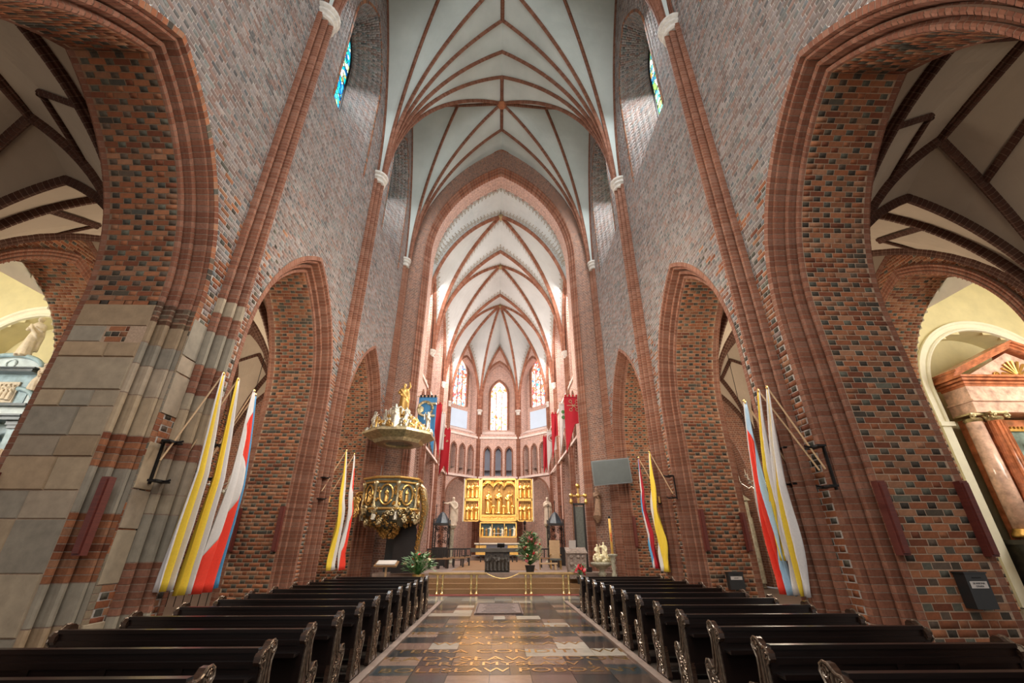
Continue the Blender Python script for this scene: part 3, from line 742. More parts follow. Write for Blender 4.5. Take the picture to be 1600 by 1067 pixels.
# ---------------------------------------------------------------- aisles and chapels
AC = structure('aisle_ceiling')
for side in ('right', 'left'):
    s = 1 if side == 'right' else -1; XO = 14.1
    WO = structure('wall_outer_'+side); pool = Pool(); mor = MB()
    fo = Frame((s*XO, 0, 0), (0, 1, 0), (-s, 0, 0)); ars = [Arch(mid, 6.7, 2.45, 1.3, 0.0) for mid in MID]
    wall(fo, 1.4, YE, 0.0, 12.0, [(a, 0.0) for a in ars[:2]], pool, mor, dark=0.35)
    for a in ars[:2]:
        soffit(fo, a, 0.0, -1.65, pool, mor, dark=0.4)
        P2 = [(0.0, -0.02)]+arcpts((0.055, 0.02), 0.055, 190, 60, 3)+[(0.11, 0.03)]+arcpts((0.165, 0.045), 0.05, 190, 60, 3)+[(0.22, 0.06)]+arcpts((0.27, 0.075), 0.05, 190, 20, 3)+[(0.33, 0.06), (0.33, -0.02)]
        put(moulding(fo, a, P2, dbase=0.0), 'arch_moulding', 'brick', WO)
        P3 = [(0.33, 0.0), (0.33, 0.02), (0.60, 0.02), (0.60, 0.0)]
    mor.build('mortar', 'mortar', WO)
    pool.finish(WO, 250)
    aw = MB(); ribs = []
    xi, xo, xm = 8.1, XO, 11.2; zS = 5.8
    for k, (ya, yb) in enumerate(BAYS):
        ym = (ya+yb)/2
        for cx in (xi, xo):
            for y0 in (ya, yb):
                sg = 1 if ym > y0 else -1; sx = 1 if cx < xm else -1
                S = (s*(cx+sx*0.1), y0+sg*0.12, zS)
                Bo = (s*xm, ym, 11.5); Ae = (s*xm, ym-sg*2.25, 11.1); Sd = (s*(xm-sx*1.75), ym, 11.2); Fs = (s*cx, ym, 11.3); Tt = (s*xm, y0, 10.4)
                c = [rib_curve((s*cx, y0, zS), Fs), rib_curve(S, Sd), rib_curve(S, Bo), rib_curve(S, Ae), rib_curve((s*cx, y0, zS), Tt)]
                for a, b in zip(c[:-1], c[1:]): web(aw, a, b, 13)
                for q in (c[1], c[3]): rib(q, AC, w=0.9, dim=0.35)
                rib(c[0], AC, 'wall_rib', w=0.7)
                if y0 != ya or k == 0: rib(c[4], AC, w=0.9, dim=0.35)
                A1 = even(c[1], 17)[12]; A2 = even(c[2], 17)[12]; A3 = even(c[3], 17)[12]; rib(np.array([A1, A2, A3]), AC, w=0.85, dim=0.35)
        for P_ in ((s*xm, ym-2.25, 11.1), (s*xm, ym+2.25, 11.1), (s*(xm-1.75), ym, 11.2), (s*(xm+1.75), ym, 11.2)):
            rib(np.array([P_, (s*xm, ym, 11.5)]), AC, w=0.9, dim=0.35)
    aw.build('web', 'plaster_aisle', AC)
    # transverse wall closing the aisle's east end, with an arch on into the ambulatory
    we = structure('wall_aisle_end_'+side); fe = Frame((0, YE, 0), (1, 0, 0), (0, -1, 0)); ae = Arch(s*11.2, 5.0, 1.9, 2.0); m = MB()
    lo_, hi_ = (8.0, 14.4) if s > 0 else (-14.4, -8.0)
    wall(fe, lo_, hi_, 0.0, 12.0, [(ae, 0.0)], None, m); soffit(fe, ae, 0, -0.8, None, m)
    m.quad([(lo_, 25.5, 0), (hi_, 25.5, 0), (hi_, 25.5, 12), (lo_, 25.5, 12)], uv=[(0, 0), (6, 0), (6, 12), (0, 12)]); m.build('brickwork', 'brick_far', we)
    # painted chapel off the middle bay
    wc = structure('wall_chapel_'+side); m = MB(); X0, X1, Y0, Y1, ZT = 15.76, 23.7, 8.6, 15.3, 12.6; NC = 19.72 if s > 0 else 17.85; NR = 2.72 if s > 0 else 2.2
    nich = Arch(NC, 7.1 if s > 0 else 7.7, NR, 0.02, 0.0); ch = MB(); ff = Frame((0, Y1, 0), (s, 0, 0), (0, -1, 0))
    wall(ff, X0, X1, 0.0, ZT, [(nich, 0.0)], None, m, step=0.22)
    nic = MB(); soffit(ff, nich, 0.0, -0.9, None, nic); nic.quad([ff.p(NC-2.9, 0, -0.9), ff.p(NC+2.9, 0, -0.9), ff.p(NC+2.9, 10.2, -0.9), ff.p(NC-2.9, 10.2, -0.9)])
    nic.build('niche_back', 'yellow_plaster', wc)
    m.quad([(s*X1, Y0, 0), (s*X1, Y1, 0), (s*X1, Y1, ZT), (s*X1, Y0, ZT)]); m.quad([(s*X0, Y0, 0), (s*X1, Y0, 0), (s*X1, Y0, ZT), (s*X0, Y0, ZT)])
    m.build('painted_wall', 'yellow_plaster', wc)
    ivs = MB(); wall(Frame((s*X0, 0, 0), (0, 1, 0), (s, 0, 0)), Y0, Y1, 0.0, ZT, [(ars[1], 0.0)], None, ivs, step=0.22); ivs.build('cream_wall', 'cream_plaster', wc)
    cv = MB(); n = 14
    for k in range(n):
        a0, a1 = PI*k/n, PI*(k+1)/n; xc_, rr = (X0+X1)/2, (X1-X0)/2
        p0 = (xc_-rr*math.cos(a0), 9.6+3.0*math.sin(a0)); p1 = (xc_-rr*math.cos(a1), 9.6+3.0*math.sin(a1))
        cv.quad([(s*p0[0], Y0, p0[1]), (s*p0[0], Y1, p0[1]), (s*p1[0], Y1, p1[1]), (s*p1[0], Y0, p1[1])])
    cv.build('vaulted_ceiling', 'cream_plaster', wc)
    # cream archivolt round the blind arch
    rg = MB(); pr = [(0.0, -0.02), (0.0, 0.10), (0.06, 0.14), (0.12, 0.10), (0.14, 0.05), (0.30, 0.05), (0.33, 0.12), (0.42, 0.12), (0.42, -0.02)]
    TT = [-1.2, -0.6, 0.0]+[q/16 for q in range(1, 17)]
    for sd in (-1, 1):
        R_ = [[ff.p(*nich.pt(sd, a, t), b) for a, b in pr] for t in TT]; k_ = len(pr)
        rg.add(np.array(R_).reshape(-1, 3), [(j*k_+i, j*k_+i+1, (j+1)*k_+i+1, (j+1)*k_+i) for j in range(len(TT)-1) for i in range(k_-1)])
    rg.build('archivolt', 'cream_plaster', wc, smooth=False)
    im = MB(); im.box((s*(NC-NR-0.2), 15.23, 5.85), (0.55, 0.25, 0.16)); im.box((s*(NC-NR-0.2), 15.26, 2.9), (0.34, 0.12, 5.8)); im.box((s*(NC+NR+0.2), 15.23, 5.85), (0.55, 0.25, 0.16)); im.build('impost', 'cream_plaster', wc)

# ---------------------------------------------------------------- choir arch
WCA = structure('wall_choir_arch'); outer = Arch(0, 19.5, 6.0, 3.9); inner = Arch(0, 18.9, 4.85, 3.85)
fc = Frame((0, YE, 0), (1, 0, 0), (0, -1, 0)); m = MB(); ring = MB()
Z0 = 0.0
def cpt(ar, sd, t, z0=0.0):
    if t < 0: return ar.yc+sd*ar.h, z0+(ar.zs-z0)*(1+t)
    return ar.pt(sd, 0, t)
TS = list(np.linspace(-1, 0, 60))+list(np.linspace(0, 1, 40))[1:]
for sd in (-1, 1):
    for t0, t1 in zip(TS[:-1], TS[1:]):
        i0, i1, o0, o1 = cpt(inner, sd, t0), cpt(inner, sd, t1), cpt(outer, sd, t0), cpt(outer, sd, t1)
        L0 = 20*(t0+1) if t0 < 0 else 20+t0*11; L1 = 20*(t1+1) if t1 <= 0 else 20+t1*11
        w0 = math.dist(i0, o0); w1 = math.dist(i1, o1)
        m.quad([fc.p(*i0, 0), fc.p(*o0, 0), fc.p(*o1, 0), fc.p(*i1, 0)], uv=[(0, L0), (w0, L0), (w1, L1), (0, L1)])
m.build('arch_face', 'brick_arch', WCA)
inn = Arch(0, 18.9, 4.55, 3.85)
put(moulding(fc, inn, [(0.0, -0.5), (0.0, -0.30)]+arcpts((0.07, -0.28), 0.07, 190, 60, 3)+[(0.13, -0.2)]+arcpts((0.19, -0.12), 0.06, 190, 60, 3)+[(0.24, -0.06), (0.26, 0.0)]+arcpts((0.31, 0.03), 0.05, 180, 0, 3), step=0.22, gap=0.08), 'arch_moulding', 'brick', WCA)
m = MB(); soffit(fc, inn, -0.45, -1.6, None, m); m.build('arch_soffit', 'brick_choir', WCA)
m = MB(); fcb = Frame((0, 24.2, 0), (1, 0, 0), (0, 1, 0)); wall(fcb, -6.2, 6.2, 0, 29.5, [(inn, 0.0)], None, m, step=0.44); m.build('choir_side', 'brick_choir', WCA)
put(moulding(fc, Arch(0, 19.5, 5.93, 3.9), [(-0.06, 0.0)]+arcpts((0.0, 0.03), 0.05, 180, 0, 3), step=0.22), 'arch_rim', 'brick', WCA)

# ---------------------------------------------------------------- choir
CH = 5.1; YS = [24.2, 29.2, 36.1, 41.7]; PF = 0.68; HB = 2.12; YB = 44.7
def opening_trim(fr, ar, parent, w_=0.12, name='arch_moulding', mat='brick'):
    put(moulding(fr, ar, [(-0.0, -0.12)]+arcpts((w_*0.4, -0.02), w_*0.42, 200, 60, 3)+[(w_*0.85, 0.0)]+arcpts((w_*1.25, 0.02), w_*0.38, 190, 0, 3), step=0.2, gap=0.12), name, mat, parent)
def choir_wall(name, fr, u0, u1, kind):
    """ground arch, arcaded gallery, tall window"""
    o = structure(name); m = MB(); um = (u0+u1)/2; w_ = u1-u0; half = w_/2
    ops = []; g = Arch(um, 5.9 if kind != 'side' else 5.9, min(1.85, half-0.42), 0.10 if kind != 'side' else 2.2, 0.0)
    ops.append((g, 0.0)); tri = []
    if kind == 'apse':
        for q in (-1, 0, 1): tri.append(Arch(um+q*1.11, 10.5, 0.29, 0.28, 8.12))
    else:
        for q in (-1, 1): tri.append(Arch(um+q*w_*0.2, 10.5, w_*0.09, 0.4, 8.12))
    rec = Arch(um, 17.6 if kind == 'apse' else 17.0, min(half-0.4, 1.75) if kind == 'apse' else half-0.9, 1.6, 12.35)
    ops += [(t, 0) for t in tri]+[(rec, 0.0)]
    wall(fr, u0, u1, 0.0, 23.2, ops, None, m, step=0.11)
    soffit(fr, g, 0, -0.7, None, m); soffit(fr, rec, 0, -0.9, None, m)
    for t in tri: soffit(fr, t, 0, -0.75, None, m)
    m.build('brickwork', 'brick_choir', o)
    for t in tri:
        opening_trim(fr, t, o, 0.09)
        b = MB(); b.quad([fr.p(t.yc-.5, 8.1, -0.75), fr.p(t.yc+.5, 8.1, -0.75), fr.p(t.yc+.5, 11.8, -0.75), fr.p(t.yc-.5, 11.8, -0.75)]); b.build('gallery_niche', 'niche_grey', o)  # dark back sheet stands in for the shade of the deep passage
        # side lining so the niche reads as a deep opening
    opening_trim(fr, g, o, 0.12); opening_trim(fr, rec, o, 0.16)
    b = MB(); L = fr.p(um, 0, 0)
    def bar(z, h, d, us=u0, ue=u1):
        V = [fr.p(us, z, -0.02), fr.p(ue, z, -0.02), fr.p(ue, z+h, -0.02), fr.p(us, z+h, -0.02), fr.p(us, z, d), fr.p(ue, z, d), fr.p(ue, z+h, d*0.8), fr.p(us, z+h, d*0.8)]
        b.add(V, [(4, 5, 6, 7), (0, 1, 5, 4), (3, 7, 6, 2), (0, 4, 7, 3), (1, 2, 6, 5)])
    bar(7.84, 0.2, 0.16); bar(11.85, 0.22, 0.12)
    b.add([fr.p(um-rec.h, 12.35, 0.0), fr.p(um+rec.h, 12.35, 0.0), fr.p(um+rec.h, 12.87, -0.9), fr.p(um-rec.h, 12.87, -0.9)], [(0, 1, 2, 3)])
    b.build('string_course', 'sill_plaster', o)
    return o, um, rec, g
GL = []
def lancets(fr, um, d, hw, z0, zs, mat, name, nl=3, panel=None):
    wo = structure(name); gl = Arch(um, zs, hw, hw*0.9, z0); m = MB()
    L = [gl.pt(-1, 0, k/8) for k in range(9)]; Rr = [gl.pt(1, 0, k/8) for k in range(9)]
    poly = [(um-hw, z0), (um+hw, z0)]+Rr+L[::-1][1:]
    m.add([fr.p(u, z, d) for u, z in poly], [tuple(range(len(poly)))]); m.build('stained_glass', mat, wo)
    f = MB()
    for k in range(1, nl): u = um-hw+2*hw*k/nl; f.tube([fr.p(u, z0, d+0.05), fr.p(u, zs+0.1, d+0.05)], 0.05, 6)
    lw = hw/nl
    for k in range(nl):
        c = um-hw+lw*(2*k+1); top = zs+(0.55 if k == nl//2 else 0.15)
        for sd in (-1, 1): f.tube([fr.p(c+sd*lw*math.cos(q), top-0.1+1.5*lw*math.sin(q), d+0.05) for q in np.linspace(0, PI/2, 6)], 0.035, 5)
    for sd in (-1, 1): f.tube([fr.p(u, z, d+0.04) for u, z in [(um+sd*hw, z0)]+[gl.pt(sd, 0, k/8) for k in range(9)]], 0.07, 6)
    for zz in np.arange(z0+0.7, zs, 0.75): f.tube([fr.p(um-hw, zz, d+0.03), fr.p(um+hw, zz, d+0.03)], 0.018, 5)
    f.build('tracery', 'brick_tr', wo)
    s_ = MB(); wall(Frame(fr.O+fr.N*d*1.02, fr.U, fr.N), um-2.1, um+2.1, 12.3, 22.6, [(Arch(um, zs, hw, hw*0.9, z0), 0.0)], None, s_, step=0.11); s_.build('window_wall', 'brick_choir', wo)
    opening_trim(Frame(fr.O+fr.N*(d+0.14), fr.U, fr.N), Arch(um, zs, hw+0.02, hw*0.9, z0), wo, 0.12)
    return wo
simple('brick_tr', (0.40, 0.20, 0.14), 0.9)
# apse: three sides of an octagon and the straight walls
corners = [(-CH, 41.7), (-HB, YB), (HB, YB), (CH, 41.7)]
wn = 5
for k, nm in enumerate(('wall_apse_left', 'wall_apse_back', 'wall_apse_right')):
    a, b = np.array(corners[k]), np.array(corners[k+1]); L = np.linalg.norm(b-a); U = (b-a)/L; Nn = np.array([U[1], -U[0]])
    fr = Frame((a[0], a[1], 0), (U[0], U[1], 0), (Nn[0], Nn[1], 0))
    o, um, rec, g = choir_wall(nm, fr, 0.0, L, 'apse')
    if k == 1: lancets(fr, um, -0.95, 0.94, 13.05, 17.0, 'glass_white', 'window_%d' % wn)
    else:
        wo = lancets(fr, um, -0.95, 0.94, 15.27, 19.04, 'glass_red', 'window_%d' % wn)
        p = MB(); p.quad([fr.p(um-1.25, 12.91, -0.90), fr.p(um+1.25, 12.91, -0.90), fr.p(um+1.25, 14.8, -0.90), fr.p(um-1.25, 14.8, -0.90)]); p.build('blind_panel', 'blue_panel', wo)
    wn += 1
for s, nm in ((-1, 'left'), (1, 'right')):
    fr = Frame((s*CH, 0, 0), (0, 1, 0), (-s, 0, 0))
    for k in range(3):
        o, um, rec, g = choir_wall('wall_choir_%s' % nm, fr, YS[k]+0.0, YS[k+1], 'side')
        wo = lancets(fr, um, -0.95, 0.9, 13.5, 17.7, 'glass_white', 'window_%d' % wn); wn += 1
# shafts, capitals and vault of the choir
CC = structure('choir_ceiling'); cw = MB(); sw = MB(); ZC = 14.8
CS = [(-0.26, 0.0), (-0.26, 0.05)]+arcpts((-0.17, 0.07), 0.08, 180, 30, 3)+[(-0.08, 0.10)]+arcpts((0.0, 0.16), 0.085, 160, 20, 4)+[(0.08, 0.10)]+arcpts((0.17, 0.07), 0.08, 150, 0, 3)+[(0.26, 0.05), (0.26, 0.0)]
pts = [((s*CH, y), (-s, 0)) for s in (-1, 1) for y in YS[1:3]]+[((-CH, 41.7), (0.92, -0.38)), ((CH, 41.7), (-0.92, -0.38)), ((-HB, YB), (0.38, -0.92)), ((HB, YB), (-0.38, -0.92))]
for (x, y), (nx, ny) in pts:
    fr = Frame((x, y, 0), (-ny, nx, 0), (nx, ny, 0))
    put(shaft_mb(fr, 0, CS, 0.0, ZC-0.3, step=0.2), 'choir_shaft', 'brick', CC)
    m = MB(); m.lathe([(0.22, 0), (0.26, 0.05), (0.22, 0.12), (0.25, 0.3), (0.34, 0.42), (0.34, 0.55)], 12, (x+nx*0.05, y+ny*0.05, ZC-0.4)); m.build('capital', 'white_capital', CC)
RC = 24.3
def first_arc(s):
    a = Arch(0, 18.9, 4.75, 3.85); P = [(s*4.95, 24.15, ZC)]+[(s*4.95, 24.15, z) for z in (16, 17, 18)]+[(a.pt(s, 0, t)[0], 24.15, a.pt(s, 0, t)[1]) for t in np.linspace(0.02, 1, 16)]
    return np.array(P)
def cfan(S, ends, ribs_, last=None):
    cs = [rib_curve(S, e, 16) for e in ends]
    if last is not None: cs[-1] = last
    for i, (a, b) in enumerate(zip(cs[:-1], cs[1:])):
        web(cw, a, b, 15); scrolls(sw, a, b); scrolls(sw, b, a)
    for c, f in zip(cs, ribs_):
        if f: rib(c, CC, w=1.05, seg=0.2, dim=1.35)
for k in range(2):
    ya, yb = YS[k]+(0.0 if k else 0.0), YS[k+1]; ym = (ya+yb)/2; Zb = 25.9 if k == 0 else 25.3
    for s in (-1, 1):
        for y0 in (ya, yb):
            cfan((s*(CH-0.15), y0, ZC), [(s*CH, ym, 22.1), (0, ym, Zb), (0, y0, RC if y0 > 25 else 26.3)], (True, True, y0 == yb), first_arc(s) if y0 < 25 else None)
    m = MB(); m.lathe([(0.05, -0.35), (0.25, -0.3), (0.28, -0.1), (0.1, 0.0)], 10, (0, ym, Zb), (0.4, 0.3, 0.15)); m.build('vault_boss', 'brick', CC)
AB = (0, 39.7, 25.2)
for s in (-1, 1):
    cfan((s*(CH-0.15), YS[2], ZC), [(s*CH, 38.9, 22.1), AB, (0, YS[2], RC)], (True, True, False))
    cfan((s*(CH-0.15), 41.6, ZC), [(s*CH, 38.9, 22.1), AB, (s*3.61, 43.2, 22.3)], (True, True, True))
    cfan((s*2.08, 44.55, ZC), [(s*3.61, 43.2, 22.3), AB, (0, YB, 22.6)], (True, True, True))
m = MB(); m.lathe([(0.05, -0.35), (0.25, -0.3), (0.28, -0.1), (0.1, 0.0)], 10, AB, (0.4, 0.3, 0.15)); m.build('vault_boss', 'brick', CC)
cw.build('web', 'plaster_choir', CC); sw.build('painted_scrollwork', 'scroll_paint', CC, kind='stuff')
# ambulatory: a brick wall beyond the choir arcades, with its own vault
WA = structure('wall_ambulatory'); m = MB(); P = [(-9.0, 23.2), (-9.0, 43), (-6.2, 47.8), (-2.5, 50.2), (2.5, 50.2), (6.2, 47.8), (9.0, 43), (9.0, 23.2)]
acc = 0
for a, b in zip(P[:-1], P[1:]):
    L = math.dist(a, b); m.quad([(a[0], a[1], 0), (b[0], b[1], 0), (b[0], b[1], 11), (a[0], a[1], 11)], uv=[(acc, 0), (acc+L, 0), (acc+L, 11), (acc, 11)]); acc += L
m.build('brickwork', 'brick_choir', WA)
for s in (-1, 1):
    fa = Frame((s*7.6, 45.4, 0), (s*-0.55, 0.835, 0) if s > 0 else (0.55, 0.835, 0), (-s*0.835, -0.55, 0))
    for u_ in (-1.6, 1.6): put(moulding(fa, Arch(u_, 5.6, 0.85, 0.7, 1.6), [(0, -0.02), (0.02, 0.16), (0.09, 0.2), (0.14, 0.08), (0.22, 0.14), (0.26, -0.02)], step=0.22), 'blind_arch', 'brick', WA)
m2 = MB()
for s in (-1, 1):
    m2.quad([(s*9.1, 24.3, 8.7), (s*5.15, 24.3, 8.7), (s*5.15, 41.8, 8.7), (s*9.1, 41.8, 8.7)])
    m2.add([(s*5.15, 41.8, 8.7), (s*9.1, 41.8, 8.7), (s*9.1, 50.3, 8.7), (s*2.15, 50.3, 8.7), (s*2.15, 44.8, 8.7)], [(0, 1, 2, 3, 4)])
m2.quad([(-2.15, 44.8, 8.7), (2.15, 44.8, 8.7), (2.15, 50.3, 8.7), (-2.15, 50.3, 8.7)]); m2.build('ceiling_slab', 'plaster_choir', WA)

# ---------------------------------------------------------------- floors
FL = structure('floor'); m = MB()
m.quad([(-25, -7, -0.03), (25, -7, -0.03), (25, 56, -0.03), (-25, 56, -0.03)]); m.build('floor_bed', 'floor_stone', FL)
TILES = [(0.24, 0.15, 0.115), (0.30, 0.20, 0.15), (0.10, 0.07, 0.055), (0.025, 0.032, 0.036), (0.05, 0.062, 0.066), (0.50, 0.44, 0.36), (0.07, 0.045, 0.036), (0.16, 0.10, 0.08)]
y = 5.55; row = 0
XS0 = [-1.78, -1.15, -0.60, 0.04, 0.66, 1.30, 1.90, 2.46]
while y < 19.3:
    XS = list(XS0)
    if row % 3 == 1: XS = sorted(XS+[0.35])
    if row % 4 == 2: XS = [-1.78, -0.60, 0.66, 1.90, 2.46]
    if y > 15.2: XS = [-4.1, -3.35, -2.6]+XS+[3.2, 3.95, 4.7]
    for a, b in zip(XS[:-1], XS[1:]):
        mid = abs((a+b)/2-0.34)
        if mid < 0.75: pal = [0, 1, 5, 7, 1, 0] if row % 2 else [2, 7, 0, 6, 3]
        else: pal = [3, 4, 5, 4, 3] if (row+int(a*2)) % 2 else [2, 0, 6, 1]
        if y > 16.8: c = random.choice([(0.30, 0.32, 0.29), (0.13, 0.15, 0.15), (0.22, 0.21, 0.18), (0.36, 0.35, 0.30)])
        else: c = TILES[random.choice(pal)]
        k = random.uniform(0.75, 1.2); g = 0.006; t = MB(); zt = random.uniform(-0.001, 0.001)
        t.box(((a+b)/2, y+0.30, -0.015+zt), (b-a-g, 0.60-g, 0.03), tuple(v*k for v in c)); t.build('tile', 'polished_tile', FL)
    y += 0.60; row += 1
for xb_ in (-1.845, 2.525): b = MB(); b.box((xb_, 9.6, 0.005), (0.13, 15.4, 0.05)); b.build('aisle_border', 'step_stone', FL)
m = MB()
for s, x0, x1 in ((-1, -6.3, -1.91), (1, 2.59, 6.3)): m.box(((x0+x1)/2, 8.5, -0.005), (x1-x0, 13.2, 0.03))
m.build('pew_platform', 'floor_stone', FL)
m = MB(); m.box((0, 19.42, 0.01), (9.0, 0.35, 0.03)); tag(m.build('red_carpet', 'carpet_red'), 'strip of red carpet at the foot of the altar steps', 'carpet')
ST = structure('altar_steps')
for k in range(4):
    q = MB(); y0 = 19.95+0.38*k; q.box((0.0, (y0+23.76)/2, 0.085+0.17*k), (10.6, 23.76-y0, 0.17)); q.build('step', 'step_stone' if k > 2 else 'carpet_brown', ST)
q = MB(); q.box((0, 37.0, PF/2-0.003), (18, 26.5, PF-0.006)); q.build('sanctuary_floor', 'step_stone', ST)
q = MB(); q.box((0, 31.5, PF+0.005), (4.2, 16, 0.012)); tag(q.build('altar_carpet', 'carpet_brown'), 'brown carpet across the sanctuary floor', 'carpet')
for k in range(2): q = MB(); q.box((0, 42.2, PF+0.09+0.16*k), (7.2-1.0*k, 6.0-0.9*k, 0.16)); q.build('step', 'step_stone', ST)

# ================================================================ PEWS
def profile_fill(m, poly, x0, x1, col=None): m.prism(poly, 'x', x0, x1, col)
END = [(0.02, 0.0), (0.46, 0.0), (0.47, 0.05), (0.42, 0.10), (0.40, 0.20), (0.43, 0.32), (0.49, 0.42), (0.50, 0.50), (0.46, 0.555), (0.40, 0.56), (0.36, 0.53), (0.32, 0.50), (0.28, 0.52), (0.255, 0.60), (0.235, 0.72), (0.235, 0.80),
       (0.26, 0.845), (0.285, 0.89), (0.27, 0.935), (0.23, 0.96), (0.18, 0.955), (0.145, 0.925), (0.11, 0.905), (0.06, 0.90), (0.025, 0.865), (0.02, 0.82), (0.045, 0.79), (0.075, 0.77), (0.075, 0.70), (0.06, 0.55), (0.045, 0.35), (0.02, 0.15), (-0.01, 0.05)]
def curl(cy, cz, r, turns=1.3, a0=0, dirn=1, n=14, xs=0.0):
    return [(xs, cy+dirn*r*(1-0.75*k/n)*math.cos(a0+turns*2*PI*k/n), cz+r*(1-0.75*k/n)*math.sin(a0+turns*2*PI*k/n)) for k in range(n+1)]
def make_pew(x_in, x_out):
    """pew seen from behind; local y=0 is the back of the backrest, +y towards the altar"""
    r = empty('church_pew', (0, 0, 0)); s = 1 if x_out > x_in else -1; W_ = abs(x_out-x_in)
    for q, (xx, fc_) in enumerate(((0.0, -s), (s*(W_-0.06), s))):
        e = MB(); profile_fill(e, END, min(xx, xx+s*0.06), max(xx, xx+s*0.06)); eo = e.build('pew_end', 'carved_wood', r)
        c = MB(); xf = (xx if fc_ == -s else xx+s*0.06)+fc_*0.004
        rim = [(xf, a, b) for a, b in END]; c.tube(rim, 0.011, 5, closed=True)
        c.tube(curl(0.225, 0.895, 0.045, 1.4, PI/2, 1, xs=xf), 0.010, 5); c.tube(curl(0.065, 0.845, 0.04, 1.4, PI/2, -1, xs=xf), 0.009, 5)
        c.tube([(xf, 0.16, 0.90), (xf, 0.165, 0.75), (xf, 0.17, 0.60), (xf, 0.22, 0.48), (xf, 0.33, 0.40)], 0.011, 5)
        c.tube([(xf, 0.115, 0.88), (xf, 0.115, 0.72), (xf, 0.11, 0.55), (xf, 0.10, 0.30), (xf, 0.08, 0.10)], 0.010, 5)
        c.tube(curl(0.43, 0.47, 0.045, 1.3, 0, 1, xs=xf), 0.010, 5)
        rr = random.Random(3)
        for k in range(16):
            cy, cz = 0.13+0.24*rr.random(), 0.08+0.036*k*0.75; c.tube(curl(cy, cz, 0.035+0.02*rr.random(), 1.0, rr.random()*6, rr.choice((-1, 1)), 7, xs=xf), 0.009, 4)
        c.build('carving', 'carving_sheen', eo, kind='stuff')
    def span(a, b): return (s*(a+b)/2, b-a)
    cx, wd = span(0.05, W_-0.05)
    b = MB(); n = 4
    b.box((cx, 0.075, 0.59), (wd, 0.022, 0.62)); b.box((cx, 0.085, 0.905), (wd, 0.075, 0.035)); b.box((cx, 0.066, 0.80), (wd, 0.035, 0.05)); b.box((cx, 0.064, 0.36), (wd, 0.035, 0.07))
    bo = b.build('backrest', 'dark_wood', r)
    for k in range(n+1):
        pp = MB(); pp.box((cx-wd/2+wd*k/n, 0.064, 0.58), (0.07, 0.03, 0.42)); pp.build('stile', 'dark_wood', bo)
    st = MB(); st.box((cx, 0.27, 0.43), (wd, 0.36, 0.03)); st.box((cx, 0.43, 0.40), (wd, 0.025, 0.08)); st.build('seat', 'dark_wood', r)
    sh = MB(); sh.box((cx, -0.01, 0.70), (wd, 0.15, 0.02)); sh.box((cx, -0.08, 0.715), (wd, 0.012, 0.03)); sh.build('book_shelf', 'dark_wood', r)
    kn = MB(); kn.box((cx, -0.26, 0.17), (wd-0.1, 0.14, 0.05)); kn.build('kneeler_cushion', 'cushion_grey', r)
    for q in (0.05, 0.5, 0.95): kb = MB(); kb.box((cx-wd/2+wd*q, -0.18, 0.09), (0.05, 0.32, 0.11)); kb.build('kneeler_bracket', 'dark_wood', r)
    fr_ = MB(); fr_.box((cx, 0.10, 0.05), (wd, 0.05, 0.08)); fr_.box((cx, 0.20, 0.22), (wd, 0.02, 0.03)); fr_.build('footrail', 'dark_wood', r)
    return r
simple('carving_sheen', (0.26, 0.20, 0.15), 0.2, 0.7, nscale=20, var=0.4, bmp=0.3)  # silvery metal tone stands in for the shine on carved wood
ROW_Y = [2.88+0.965*k for k in range(13)]
ordn = ['front', 'second', 'third', 'fourth', 'fifth', 'sixth', 'seventh', 'eighth', 'ninth', 'tenth', 'eleventh', 'twelfth', 'thirteenth']
for s, xi_, xo_, nm in ((1, 2.60, 5.02, 'right'), (-1, -1.92, -4.62, 'left')):
    proto = None
    for k, y in enumerate(reversed(ROW_Y)):
        if proto is None: proto = o = make_pew(xi_, xo_)
        else: o = copy_tree(proto)
        o.location = (xi_, y-0.21, 0.01)
        dist_ = 'front row nearest the altar steps' if k == 0 else ('nearest row, bottom edge' if k == 12 else '%s row counted from the altar' % ordn[k])
        tag(o, 'dark wooden pew with scroll ends, %s of aisle, %s' % (nm, dist_), 'pew', 'dark wooden pews with carved ends in two blocks')
# ================================================================ flags
def cloth_strip(path, w0, w1, folds, depth, n=26, mcol=9, twist=0.0, dirv=(0, 1, 0), nrm=(-1, 0, 0), seed=1, c0=0.0, c1=1.0):
    """hanging cloth along path (top->bottom): the fraction c0..c1 of its width"""
    rr = random.Random(seed); P = even(np.array(path, float), n+1); V = []
    d = np.array(dirv, float); nn = np.array(nrm, float)
    for i in range(n+1):
        t = i/n; w = w0+(w1-w0)*min(1, t*1.35)**0.8; a0 = c0(t) if callable(c0) else c0; a1 = c1(t) if callable(c1) else c1
        for j in range(mcol+1):
            q = a0+(a1-a0)*j/mcol; ph = q*folds*2*PI+twist*t
            V.append(P[i]+d*(q-0.5)*w+nn*(math.sin(ph)*depth*(0.3+0.7*t)*min(1, t*3+0.15))+d*0.02*math.sin(ph*1.3+t*5)*t)
    return V, [(i*(mcol+1)+j, i*(mcol+1)+j+1, (i+1)*(mcol+1)+j+1, (i+1)*(mcol+1)+j) for i in range(n) for j in range(mcol)]
